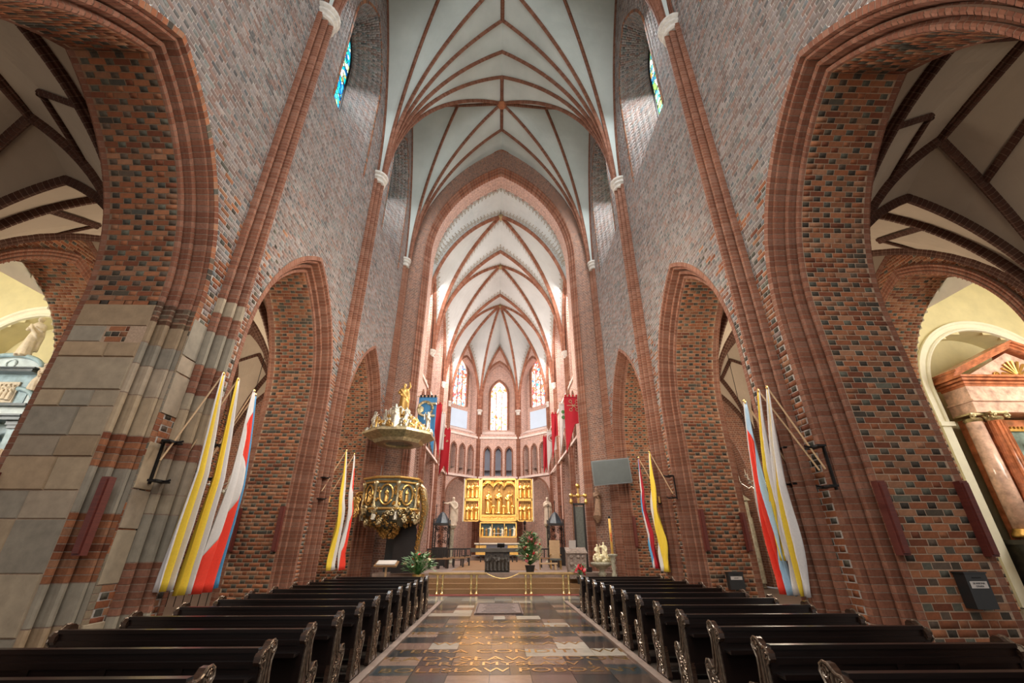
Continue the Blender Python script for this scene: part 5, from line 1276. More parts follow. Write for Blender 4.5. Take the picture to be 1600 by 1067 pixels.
def urn():
    r = empty('stone_urn', (4.62, 20.7, 0.5), 'pale carved urn on a pedestal below the pier with figures', 'urn')
    m = MB(); m.lathe([(0.26, -0.5), (0.26, -0.4), (0.16, -0.33), (0.13, 0.1), (0.2, 0.16), (0.12, 0.22), (0.1, 0.3), (0.3, 0.44), (0.46, 0.52), (0.48, 0.60), (0.40, 0.62)], 18); m.build('basin', 'stone_pale', r, smooth=True)
    figure('carved_child', 'petal_cream', (-0.14, 0, 0.58), 0.75, r, 'raise', 40, res=0.03); figure('carved_child', 'petal_cream', (0.16, 0.02, 0.56), 0.85, r, 'reach', 41, res=0.03)
    g = MB(); rr = random.Random(8)
    for k in range(22): g.ball((rr.uniform(-0.36, 0.36), rr.uniform(-0.3, 0.1), 0.64+rr.random()*0.25), 0.07, 6, 4)
    g.build('garland', 'petal_cream', r, smooth=True, kind='stuff')
simple('stone_pale', (0.36, 0.33, 0.24), 0.6, nscale=10, var=0.35, bmp=0.4)
urn()
def paschal():
    r = empty('paschal_candle', (5.02, 20.2, 0.1), 'tall amber paschal candle on a twisted stand by the right pier', 'candle')
    m = MB(); m.lathe([(0.22, -0.1), (0.24, 0.02), (0.08, 0.08), (0.10, 0.3), (0.06, 0.4), (0.11, 0.55), (0.06, 0.68), (0.10, 0.85), (0.06, 1.0), (0.12, 1.12), (0.08, 1.2), (0.20, 1.27), (0.22, 1.33), (0.06, 1.35)], 14); m.build('candle_stand', 'stone_pale', r, smooth=True)
    c = MB(); c.lathe([(0.055, 1.33), (0.055, 2.72), (0.04, 2.74)], 12); c.build('candle_shaft', 'candle_wax', r, smooth=True)
    w_ = MB(); w_.box((0, -0.054, 2.0), (0.03, 0.006, 0.35)); w_.box((0, -0.054, 2.06), (0.07, 0.006, 0.03)); w_.build('cross_mark', 'petal_red', r)
    f = MB(); f.tube([(0, 0, 2.73), (0.0, 0, 2.79)], 0.005, 5); f.lathe([(0.05, 2.76), (0.06, 2.80), (0.02, 2.86)], 8); f.build('snuffer', 'iron', r)
paschal()
def tall_cross():
    r = empty('processional_cross', (4.02, 22.0, PF), 'tall dark framed cross stand with gilded trefoil finial', 'cross')
    m = MB()
    for x in (-0.24, 0.24): m.box((x, 0, 1.45), (0.09, 0.08, 2.9))
    m.box((0, 0, 2.9), (0.57, 0.08, 0.10)); m.box((0, 0, 0.1), (0.8, 0.3, 0.2)); m.build('dark_frame', 'black_wood', r)
    p = MB(); p.box((0, 0.02, 1.45), (0.40, 0.03, 2.7)); p.build('cloth_panel', 'cushion_grey', r)
    g = MB(); g.ball((0, 0, 3.75), 0.12, 8, 6); g.box((0, 0, 3.35), (0.07, 0.05, 0.8)); g.box((0, 0, 3.3), (0.62, 0.05, 0.07))
    for x in (-0.34, 0.34, 0): g.ball((x, 0, 3.3), 0.11, 8, 6)
    for x in (-0.36, 0.36): g.lathe([(0.05, 2.9), (0.1, 3.0), (0.05, 3.15)], 8, (x, 0, 0))
    g.build('gilded_finial', 'gold', r)
tall_cross()
def stall_end(x, y, label, s):
    r = empty('choir_stall', (x, y, PF), label, 'choir stall', 'black carved choir stalls beside the altar'); m = MB()
    for dx in (-0.45, 0.45):
        for dy in (-0.5, 0.5): m.box((dx, dy, 1.3), (0.07, 0.07, 2.6))
    m.box((0, 0, 0.5), (0.95, 1.1, 1.0)); m.box((0, 0, 2.3), (1.0, 1.15, 0.12)); m.build('stall_frame', 'black_wood', r)
    g = MB(); rr = random.Random(5)
    for k in range(26): g.tube([(x_, -0.53, z_) for _, x_, z_ in curl(rr.uniform(-0.35, 0.35), rr.uniform(1.1, 2.15), 0.11, 1.3, rr.random()*6, 1, 9)], 0.016, 4)
    for k in range(26): g.tube([(-s*0.47, y_, z_) for _, y_, z_ in curl(rr.uniform(-0.45, 0.45), rr.uniform(1.1, 2.15), 0.11, 1.3, rr.random()*6, 1, 9)], 0.016, 4)
    g.build('openwork', 'iron', r, kind='stuff')
    c = MB(); c.lathe([(0.55, 2.36), (0.42, 2.6), (0.18, 2.95), (0.05, 3.05)], 8); c.build('canopy', 'slate_marble', r)
    for dx in (-0.42, 0, 0.42):
        q = MB(); h_ = 3.5 if dx else 3.75; q.tube([(dx, 0, 2.5), (dx, 0, h_)], 0.02, 5); q.box((dx, 0, h_-0.12), (0.16, 0.02, 0.03)); q.build('spire', 'iron', r)
stall_end(-3.45, 29.5, 'black carved choir stall with spires left of the altar', -1); stall_end(3.75, 29.5, 'black carved choir stall with spires right of the altar', 1)
figure('statue', 'statue_plaster', (-3.05, 32.0, PF+2.3), 1.9, None, 'reach', 50, label='pale statue of a figure on a column left of the altarpiece', cat='statue'); 
m = MB(); m.lathe([(0.25, 0), (0.25, 0.1), (0.14, 0.2), (0.14, 2.1), (0.25, 2.2), (0.25, 2.3)], 12); tag(m.build('column', 'stone_pale', None, loc=(-3.05, 32.0, PF)), 'slim stone column carrying the pale statue on the left', 'column')
figure('statue', 'statue_plaster', (3.55, 32.0, PF+2.4), 1.8, None, 'pray', 51, label='pale statue on a column right of the altarpiece', cat='statue')
m = MB(); m.lathe([(0.25, 0), (0.25, 0.1), (0.14, 0.2), (0.14, 2.2), (0.25, 2.3), (0.25, 2.4)], 12); tag(m.build('column', 'stone_pale', None, loc=(3.55, 32.0, PF)), 'slim stone column carrying the statue on the right', 'column')
figure('statue', 'statue_wood', (4.95, 22.25, 3.05), 1.35, None, 'pray', 52, rz=0.3, label='brown wooden statue fixed to the right pier under the television', cat='statue', lean=0.05)
m = MB(); m.lathe([(0.05, -0.3), (0.22, -0.05), (0.24, 0.0)], 10); tag(m.build('console', 'statue_wood', None, loc=(4.95, 22.25, 3.05)), 'small bracket under the wooden statue', 'console')
# stools and lecterns in the sanctuary
def stool(x, y, label, h=0.45, w_=0.5):
    r = empty('stool', (x, y, PF+0.012), label, 'stool', 'dark stools and benches in the sanctuary'); m = MB(); m.box((0, 0, h-0.03), (w_, 0.42, 0.07)); m.build('seat', 'black_wood', r)
    for dx in (-1, 1): q = MB(); q.box((dx*w_*0.32, 0, (h-0.06)/2), (0.08, 0.32, h-0.06)); q.build('leg', 'black_wood', r)
for k, (x, y, l) in enumerate(((-2.25, 35.3, 'dark stool left of the high altar, outer one'), (-1.0, 35.3, 'dark stool left of the high altar, inner one'), (1.35, 35.3, 'dark stool right of the high altar, inner one'), (2.35, 35.3, 'dark stool right of the high altar behind flowers'))): stool(x, y, l)
def bench(x, y, w_, label, rz=0):
    r = empty('bench', (x, y, PF+0.012), label, 'bench', 'dark stools and benches in the sanctuary', rz=rz); m = MB(); m.box((0, 0, 0.45), (w_, 0.45, 0.06)); m.build('seat', 'oak', r)
    for dx in (-0.4, 0, 0.4): q = MB(); q.box((dx*w_, 0, 0.21), (0.07, 0.4, 0.42)); q.build('leg', 'black_wood', r)
    
    for k in range(5): b = MB(); b.box((-w_*0.45+w_*0.9*k/4, 0.22, 0.68), (0.06, 0.04, 0.42)); b.build('back_slat', 'black_wood', r)
    b = MB(); b.box((0, 0.22, 0.90), (w_, 0.05, 0.07)); b.build('back_rail', 'black_wood', r)
bench(-2.35, 27.0, 1.3, 'dark bench with oak seat left of the stone altar'); bench(-3.0, 25.2, 1.2, 'dark bench nearest the pulpit side in the sanctuary', 0.4); bench(-2.1, 29.0, 1.2, 'dark bench behind the first on the left'); bench(3.0, 26.5, 1.2, 'dark bench right of the flowers')
def armchair(x, y, label):
    r = empty('sanctuary_chair', (x, y, PF), label, 'chair'); m = MB(); m.box((0, 0, 0.45), (0.55, 0.5, 0.08)); m.build('seat', 'cushion_grey', r); b = MB(); b.box((0, 0.24, 0.9), (0.55, 0.05, 0.9)); b.build('backrest', 'light_wood', r)
    for dx in (-1, 1):
        for dy in (-1, 1): q = MB(); q.box((dx*0.25, dy*0.22, 0.2), (0.05, 0.05, 0.42)); q.build('leg', 'brass', r)
        q = MB(); q.box((dx*0.26, 0, 0.66), (0.05, 0.5, 0.05)); q.build('armrest', 'brass', r)
armchair(3.1, 24.6, 'light wooden chair with brass arms beside the stone lectern')
def step_stand(x, y):
    r = empty('kneeler', (x, y, PF), 'low oak kneeler right of the flower bouquet', 'kneeler'); m = MB(); m.box((0, 0, 0.28), (0.9, 0.4, 0.06)); m.build('knee_board', 'light_wood', r); q = MB(); q.box((-0.4, 0.1, 0.7), (0.06, 0.06, 1.4)); q.build('post', 'light_wood', r); q = MB(); q.box((0.35, 0, 0.12), (0.1, 0.36, 0.24)); q.build('leg', 'light_wood', r)
step_stand(2.65, 24.0)
# sanctuary lamp
m = MB(); m.tube([(0, 0, 0), (0, 0, 4.9)], 0.006, 4); m.lathe([(0.02, -0.35), (0.10, -0.25), (0.12, -0.1), (0.05, 0.0)], 10); m.lathe([(0.03, -0.75), (0.07, -0.6), (0.05, -0.4), (0.03, -0.35)], 8)
tag(m.build('sanctuary_lamp', 'iron', None, loc=(2.25, 37.5, 3.6)), 'small hanging lamp in front of the right altarpiece wing', 'lamp')
# ================================================================ banners
def banner(x, y, z, w_, h_, mat, label, s, notch='dag', emblem=None, yaw=0.0, nd=5):
    r = empty('banner', (x, y, z), label, 'banner', 'heraldic banners hanging along the choir', rz=yaw)
    p = MB(); p.tube([(-s*(w_/2+0.05), 0, 0), (s*(w_/2+1.0), 0.0, 0.0)], 0.03, 7); p.tube([(s*(w_/2+0.9), 0, 0.0), (-s*w_*0.1, 0, 0.45)], 0.012, 5); p.build('banner_pole', 'light_wood', r)
    c = MB(); n = 12; rows = 22; V = []; F = []
    def low(q):
        if notch == 'dag': return h_ if q < 0.5 else h_*0.42
        if notch == 'dagL': return h_ if q > 0.5 else h_*0.42
        if notch == 'swallow': return h_*(1-0.22*(1-abs(2*q-1)))
        return h_
    for i in range(rows+1):
        for j in range(n+1):
            q = j/n; zz = -0.05-h_*i/rows
            if notch in ('dag', 'dagL'):
                full = h_*0.46 
                qq = q if notch == 'dag' else 1-q; d = h_*i/rows; width = 1.0 if d < full else max(0.02, 0.55*(1-(d-full)/(h_-full)))
                u = (min(qq, 1)*width); u = u if notch == 'dag' else 1-u
            else: u = q
            if notch == 'swallow': zz = -0.05-(h_*i/rows)*(low(q)/h_)
            V.append(((u-0.5)*w_, 0.05*math.sin(u*9+i*0.15)*min(1, i/6), zz))
    for i in range(rows):
        for j in range(n): F.append((i*(n+1)+j, i*(n+1)+j+1, (i+1)*(n+1)+j+1, (i+1)*(n+1)+j))
    c.add(V, F); co = c.build('cloth', mat, r, smooth=True); md = co.modifiers.new('thickness', 'SOLIDIFY'); md.thickness = 0.012
    for k in range(nd): q = MB(); q.box(((k+0.5)/nd*w_-w_/2, 0, -0.0), (w_/nd*0.5, 0.09, 0.14)); q.build('loop', 'iron' if mat == 'banner_blue' else mat, r)
    if emblem:
        e = MB(); em, shapes = emblem
        for sh in shapes:
            if sh[0] == 'ring': _, ex, ez, er, et = sh; e.tube([(ex+er*math.cos(a), -0.08, ez+er*math.sin(a)) for a in np.linspace(0, 2*PI, 17)[:-1]], et, 5, closed=True)
            if sh[0] == 'bar': _, x0, z0, x1, z1, et = sh; e.tube([(x0, -0.08, z0), (x1, -0.08, z1)], et, 5)
            if sh[0] == 'disc': _, ex, ez, er = sh; e.ball((ex, -0.06, ez), er, 10, 6, sc3=(1, 0.2, 1))
            if sh[0] == 'curl': _, ex, ez, er = sh; e.tube([(x_, -0.08, z_) for _, x_, z_ in curl(ex, ez, er, 1.1, 0, 1, 12)], 0.03, 5)
        e.build('emblem', em, r, kind='stuff')
    return r
keys = ('pale_gold', [('bar', -0.62, -0.95, 0.62, -0.95, 0.035), ('ring', -0.28, -0.55, 0.13, 0.03), ('ring', 0.30, -0.55, 0.13, 0.03), ('ring', -0.28, -1.35, 0.13, 0.03), ('ring', 0.30, -1.35, 0.13, 0.03), ('bar', -0.2, -0.75, 0.2, -1.2, 0.03), ('bar', 0.2, -0.75, -0.2, -1.2, 0.03)])
city = ('pale_gold', [('ring', -0.1, -0.75, 0.40, 0.08), ('disc', -0.38, -0.78, 0.2), ('bar', 0.0, -1.15, 0.45, -1.15, 0.09), ('bar', 0.0, -0.45, 0.5, -0.45, 0.08)])
eagle = ('carpet_red', [('disc', 0, -0.9, 0.24)]); wing_ = ('pale_gold', [('curl', -0.2, -0.9, 0.2), ('curl', 0.2, -1.3, 0.15)])
banner(-3.94, 23.3, 9.42, 1.02, 3.2, 'banner_blue', 'blue banner with gold emblem, nearest on the left of the choir', -1, 'dagL', city)
banner(-4.30, 25.0, 8.90, 0.40, 0.5, 'red_cloth', 'small red banner glimpsed below the blue banner', -1, 'plain', nd=2)
banner(-3.95, 26.5, 10.0, 0.75, 3.4, 'red_cloth', 'long red banner behind the blue banner on the left', -1, 'dagL', nd=3)
banner(-4.00, 30.0, 10.4, 0.45, 2.6, 'banner_white', 'pale banner between the red ones on the left', -1, 'plain', nd=3)
banner(-4.03, 33.0, 10.0, 0.70, 3.5, 'red_cloth', 'red swallow tailed banner furthest left by the apse', -1, 'swallow', ('pale_gold', [('curl', -0.15, -0.6, 0.12), ('curl', 0.12, -1.0, 0.08)]), nd=3)
kk = ('pale_gold', [(q[0],)+tuple((v*0.62 if n_ not in (5, 4) or q[0] != 'bar' else v*0.62) for n_, v in enumerate(q[1:])) for q in keys[1]])
banner(4.31, 23.3, 9.52, 1.05, 3.2, 'red_cloth', 'red banner with crossed gold keys, nearest on the right of the choir', 1, 'dag', kk)
banner(4.10, 26.0, 9.9, 0.50, 3.1, 'banner_white', 'white banner behind the red keys banner', 1, 'dag', ('leaf_green', [('disc', 0.0, -0.55, 0.12), ('disc', 0.0, -0.9, 0.12)]), nd=3)
banner(3.86, 28.5, 10.0, 0.42, 3.2, 'red_cloth', 'narrow red banner between the white banners on the right', 1, 'dag', nd=2)
banner(3.92, 31.0, 9.4, 0.70, 2.9, 'banner_white', 'white banner with dark red shield nearest the apse on the right', 1, 'dag', ('carpet_red', [('disc', 0.0, -0.55, 0.14), ('ring', 0, -0.55, 0.24, 0.02)]), nd=4)
banner(3.66, 33.0, 9.45, 0.34, 2.8, 'red_cloth', 'red banner hanging furthest right beside the triforium', 1, 'swallow', nd=2)
# ================================================================ pulpit
simple('silver_dark', (0.50, 0.46, 0.38), 0.38, 0.8, nscale=20, var=0.4, bmp=0.6, bdist=0.02)
simple('canopy_gold', (0.42, 0.35, 0.21), 0.35, 0.75, nscale=8, var=0.4, bmp=0.5, bdist=0.03)
simple('bronze_gold', (0.20, 0.155, 0.08), 0.36, 0.8, nscale=12, var=0.5, bmp=0.6, bdist=0.03)
def pulpit():
    cx, cy = -4.62, 20.3; r = empty('pulpit', (cx, cy, 2.1), 'gilded baroque pulpit of dark marble with medallions and angels', 'pulpit')
    n = 8; R = 1.22
    b = MB(); b.lathe([(R*0.93, 0.95), (R, 1.05), (R*0.96, 1.15), (R*0.96, 2.1), (R*1.02, 2.2), (R*1.04, 2.32)], n, a0=PI/8); b.build('parapet', 'pulpit_marble', r)
    c = MB()
    for z, rr_ in ((2.32, 1.06), (1.06, 1.05), (2.14, 0.99)): 
        P = [(R*rr_*math.cos(PI/8+k*PI/4), R*rr_*math.sin(PI/8+k*PI/4), z) for k in range(n)]; c.tube(P, 0.055, 8, closed=True)
    c.build('cornice', 'gold', r)
    for k in range(n):
        a = k*PI/4+PI/8; q = MB(); q.lathe([(0.07, 1.05), (0.10, 1.12), (0.06, 1.25), (0.06, 1.95), (0.11, 2.05), (0.11, 2.15)], 8, (R*1.0*math.cos(a), R*1.0*math.sin(a), 0)); q.build('pilaster', 'pale_gold', r, smooth=True)
        am = k*PI/4; ux, uy = math.cos(am), math.sin(am); d_ = R*0.93; tx, ty = -uy, ux
        if uy > 0.5: continue
        md = MB(); md.tube([(ux*d_+tx*0.28*math.cos(t), uy*d_+ty*0.28*math.cos(t), 1.62+0.40*math.sin(t)) for t in np.linspace(0, 2*PI, 21)[:-1]], 0.045, 6, closed=True)
        mo = md.build('medallion', 'gold', r); figure('relief_figure', 'gold', (ux*(d_-0.02), uy*(d_-0.02), 1.32), 0.56, mo, 'hold', 60, rz=am+PI/2, res=0.035)
        g = MB(); rr = random.Random(k)
        for j in range(12):
            tt = rr.choice((-1, 1))*rr.uniform(0.32, 0.42); zz = rr.uniform(1.2, 2.05); g.tube([(ux*(d_+0.03)+tx*(tt+u), uy*(d_+0.03)+ty*(tt+u), zz+v) for _, u, v in curl(0, 0, 0.07, 1.2, rr.random()*6, 1, 8)], 0.018, 4)
        g.build('scrollwork', 'gold', r, kind='stuff')
    # base with acanthus, scrolls and pendant
    u = MB(); u.lathe([(0.10, 0.05), (0.22, 0.12), (0.30, 0.3), (0.75, 0.48), (0.95, 0.72), (1.16, 0.90), (1.20, 0.98)], 16); u.build('corbel', 'pulpit_marble', r, smooth=True)
    rr = random.Random(9); g = MB()
    for k in range(230):
        a = rr.random()*2*PI; z = rr.uniform(0.0, 1.0); rad = np.interp(z, [0, 0.3, 0.5, 0.98], [0.24, 0.48, 0.9, 1.24])
        if k % 3 == 0: g.ball((rad*math.cos(a), rad*math.sin(a), z), rr.uniform(0.03, 0.075), 6, 4, sc3=(1, 1, rr.uniform(0.7, 1.6)))
        else: g.tube([(rad*math.cos(a)-u_*math.sin(a), rad*math.sin(a)+u_*math.cos(a), z+v_) for _, u_, v_ in curl(0, 0, rr.uniform(0.06, 0.13), 1.3, rr.random()*6, rr.choice((-1, 1)), 8)], 0.024, 4)
    g.build('gilded_foliage', 'gold', r, smooth=True, kind='stuff'); g = MB()
    for k in range(70):
        a = rr.random()*2*PI; z = rr.uniform(0.5, 1.12); rad = 1.26; g.tube([(rad*math.cos(a)+u*0.9*-math.sin(a), rad*math.sin(a)+u*0.9*math.cos(a), z+v) for _, u, v in curl(0, 0, 0.13, 1.3, rr.random()*6, 1, 10)], 0.035, 5)
    g.build('scroll_ornament', 'pale_gold', r, smooth=True, kind='stuff')
    for k in (4, 5, 6, 7, 3): a = k*PI/4+PI/8; figure('cherub', 'silver_dark', (1.18*math.cos(a), 1.18*math.sin(a), 0.62), 0.62, r, ['reach', 'raise', 'pray'][k % 3], 61+k % 3, rz=a+PI/2, wings=True, res=0.035)
    # stair parapet curling down on the right
    st = MB(); P = [(1.0, 0.25, 2.25), (1.30, 0.3, 1.9), (1.42, 0.5, 1.2), (1.30, 0.6, 0.4), (1.18, 0.7, -0.3), (1.15, 0.8, -1.3)]
    st.tube(P, [0.14, 0.17, 0.17, 0.14, 0.12, 0.13], 10); st.build('stair_rail', 'pale_gold', r, smooth=True)
    g = MB()
    for k in range(24):
        t = k/23*(len(P)-1.001); i = int(t); f = t-i; p = np.array(P[i])*(1-f)+np.array(P[i+1])*f; g.tube([(p[0]+u, p[1]-0.17, p[2]+v) for _, u, v in curl(0, 0, 0.11, 1.2, k*1.7, 1, 8)], 0.022, 4)
    g.build('stair_scrolls', 'gold', r, kind='stuff')
    pn = MB(); pn.prism([(0.20, 0.25), (0.35, 0.62), (0.62, 0.80), (0.95, 0.72), (1.12, 0.3), (1.1, -1.4), (0.15, -1.4)], 'y', 0.55, 0.62); pn.build('stair_shade', 'black_wood', r)  # black sheet stands in for the dark hollow of the stair arch
    sc_ = MB(); 
    for k in range(10): sc_.tube([(x_, -1.3, z_) for _, x_, z_ in curl(-1.30+0.02*k, 0.9+0.12*(k % 5), 0.16, 1.3, k, 1, 10)], 0.03, 5)
    sc_.tube([(x_, -0.55, z_) for _, x_, z_ in curl(-1.42, 0.95, 0.3, 1.4, 1, 1, 16)], 0.05, 6); sc_.tube([(x_, -0.3, z_) for _, x_, z_ in curl(-1.35, 1.6, 0.2, 1.4, 1, 1, 16)], 0.045, 6); sc_.build('side_scroll', 'gold', r, kind='stuff')
    tp = MB(); tp.lathe([(0.015, 2.3), (0.015, 2.85)], 6, (-0.4, -0.9, 0)); tp.build('microphone', 'grey_metal', r)
    # sounding board
    s_ = empty('pulpit_canopy', (cx, cy, 6.2), 'gilded sounding board with cherubs hanging above the pulpit', 'canopy')
    b = MB(); b.lathe([(0.3, -0.02), (0.62, -0.06), (0.7, -0.16), (1.08, -0.16), (1.2, -0.02), (1.52, 0.12), (1.70, 0.20), (1.70, 0.30), (1.60, 0.34), (1.40, 0.44), (1.15, 0.62), (0.85, 0.82), (0.5, 1.05), (0.35, 1.15)], 8, a0=PI/8); b.build('sounding_board', 'canopy_gold', s_)
    b = MB(); b.lathe([(0.3, -0.02), (0.95, -0.14), (1.0, -0.10)], 8); b.build('soffit_panel', 'pulpit_marble', s_)
    g = MB(); rr = random.Random(12)
    for k in range(260):
        a = rr.random()*2*PI; t = rr.random(); rad = 1.48-1.15*t+rr.uniform(-0.05, 0.08); z = 0.38+0.85*t; g.ball((rad*math.cos(a), rad*math.sin(a), z), rr.uniform(0.035, 0.10), 7, 5, sc3=(1, 1, rr.uniform(0.8, 1.7)))
    g.build('silver_clouds', 'silver_dark', s_, smooth=True, kind='stuff'); g = MB()
    for k in range(90):
        a = rr.random()*2*PI; t = rr.random(); rad = 1.56-1.1*t; z = 0.38+0.85*t; g.tube([(rad*math.cos(a)-u*math.sin(a), rad*math.sin(a)+u*math.cos(a), z+v) for _, u, v in curl(0, 0, 0.12, 1.2, rr.random()*6, 1, 8)], 0.03, 5)
    for k in range(0): a = 2*PI*k/34; g.tube([(1.60*math.cos(a)-u*math.sin(a), 1.60*math.sin(a)+u*math.cos(a), 0.30+v) for _, u, v in curl(0, 0, 0.13, 1.4, k, 1, 9)], 0.035, 5)
    g.build('gilded_scrolls', 'gold', s_, smooth=True, kind='stuff')
    for k in range(5): a = PI+k*PI/4; figure('cherub', 'silver_dark' if k % 2 == 0 else 'gold', (1.28*math.cos(a), 1.28*math.sin(a), 0.34), 1.12 if k % 2 == 0 else 0.6, s_, ['reach', 'raise', 'pray'][k % 3], 61+k % 3, rz=a+PI/2, wings=True, res=0.035)
    for a in (3.6, 4.4, 5.2): figure('cherub', 'silver_dark', (0.78*math.cos(a), 0.78*math.sin(a), 0.66), 0.8, s_, 'reach', 61, rz=a+PI/2, wings=True, res=0.035)
    p = MB(); p.lathe([(0.42, 1.05), (0.48, 1.15), (0.32, 1.25), (0.36, 1.34)], 14); p.build('pedestal', 'gold', s_, smooth=True)
    figure('statue', 'gold', (0.0, 0, 1.34), 1.55, s_, 'raise', 64, res=0.02)
    h = MB(); h.tube([(0.0, 0.6, 0.8), (-0.2, 1.9, 1.4)], 0.03, 6); h.build('hanger', 'iron', s_)
pulpit()
# black sheet standing in for the shade inside the doorway behind the pulpit stair
m = MB(); m.prism([(-0.42, 0), (0.42, 0), (0.42, 1.6), (0.2, 2.1), (-0.2, 2.1), (-0.42, 1.6)], 'y', -0.03, 0.03); tag(m.build('doorway', 'black_plastic', None, loc=(-4.62, 21.9, 0.7)), 'doorway to the pulpit stair, its inner shade a black sheet', 'doorway')
def bookstand(x, y):
    r = empty('book_desk', (x, y, 0.03), 'small oak desk with an open missal left of the altar rail', 'desk'); m = MB(); m.tube([(0, 0, 0), (0, 0, 1.05)], 0.04, 8); m.box((0, 0, 0.02), (0.4, 0.3, 0.04)); m.build('post', 'light_wood', r)
    t = MB(); t.box((0, 0, 1.10), (0.85, 0.5, 0.05), rot=((1, 0, 0), (0, 0.93, -0.3), (0, 0.3, 0.93))); t.build('desk_top', 'oak', r); b = MB(); b.box((0, -0.02, 1.15), (0.7, 0.4, 0.04), rot=((1, 0, 0), (0, 0.93, -0.3), (0, 0.3, 0.93))); b.build('missal', 'paper', r)
bookstand(-4.1, 18.4)
# ================================================================ chandeliers in the aisles
def chandelier(x, y, z, label):
    r = empty('chandelier', (x, y, z), label, 'chandelier', 'brass chandeliers in the side aisles'); m = MB(); m.tube([(0, 0, 0), (0, 0, 11.35-z)], 0.012, 5); m.build('chain', 'iron', r)
    b = MB(); b.lathe([(0.02, -0.65), (0.10, -0.55), (0.20, -0.4), (0.10, -0.25), (0.05, -0.1), (0.09, 0.0), (0.05, 0.2), (0.03, 0.4)], 12); b.build('stem', 'silver', r, smooth=True)
    for k in range(12):
        a = k*PI/6; rr_, zz = (0.62, 0.0) if k % 2 else (0.42, 0.22); q = MB(); q.tube([(0.08*math.cos(a), 0.08*math.sin(a), -0.3+zz), (rr_*0.6*math.cos(a), rr_*0.6*math.sin(a), -0.42+zz), (rr_*math.cos(a), rr_*math.sin(a), -0.2+zz)], 0.018, 5)
        q.lathe([(0.06, -0.2), (0.07, -0.17), (0.02, -0.16)], 8, (rr_*math.cos(a), rr_*math.sin(a), zz)); qo = q.build('arm', 'silver', r, smooth=True)
        c = MB(); c.lathe([(0.014, -0.16), (0.014, 0.02), (0.003, 0.07)], 6, (rr_*math.cos(a), rr_*math.sin(a), zz)); c.build('candle', 'cream_plaster', qo)
chandelier(-9.6, 16.4, 3.9, 'brass chandelier with candles in the left aisle behind the flags'); chandelier(10.2, 17.0, 4.2, 'brass chandelier with candles in the right aisle behind the red flag')
m = MB(); m.box((0, 0, 1.0), (2.2, 0.2, 3.2)); m.box((0, -0.12, 1.5), (1.6, 0.08, 1.4)); m.prism([(-1.1, 2.6), (1.1, 2.6), (0, 3.3)], 'y', -0.15, 0.1)
tag(m.build('epitaph', 'stone_pale', None, loc=(-11.0, YE-0.15, 0.6)), 'carved stone epitaph on the far wall of the left aisle', 'epitaph')
r = empty('iron_railing', (-9.7, 16.2, 0), 'low black iron railing in the left aisle', 'railing')
q = MB(); q.tube([(-1.0, 0, 1.1), (1.0, 0, 1.1)], 0.02, 6); q.build('top_bar', 'iron', r)
for k in range(9): q = MB(); q.tube([(-1.0+0.25*k, 0, 0), (-1.0+0.25*k, 0, 1.1)], 0.012, 5); q.build('bar', 'iron', r)
m = MB(); m.box((0, 0, 1.9), (1.9, 0.25, 3.8)); m.lathe([(0.15, 0.2), (0.15, 3.0)], 10, (-0.8, -0.2, 0)); m.lathe([(0.15, 0.2), (0.15, 3.0)], 10, (0.8, -0.2, 0)); m.prism([(-1.1, 3.8), (1.1, 3.8), (0, 4.6)], 'y', -0.2, 0.1)
tag(m.build('side_altar', 'stone_pale', None, loc=(11.6, YE-0.2, 0)), 'pale carved side altar at the end of the right aisle', 'altar')
figure('statue', 'statue_wood', (11.6, YE-0.7, 0.0), 1.9, None, 'hold', 53, label='dark statue in front of the pale side altar in the right aisle', cat='statue')
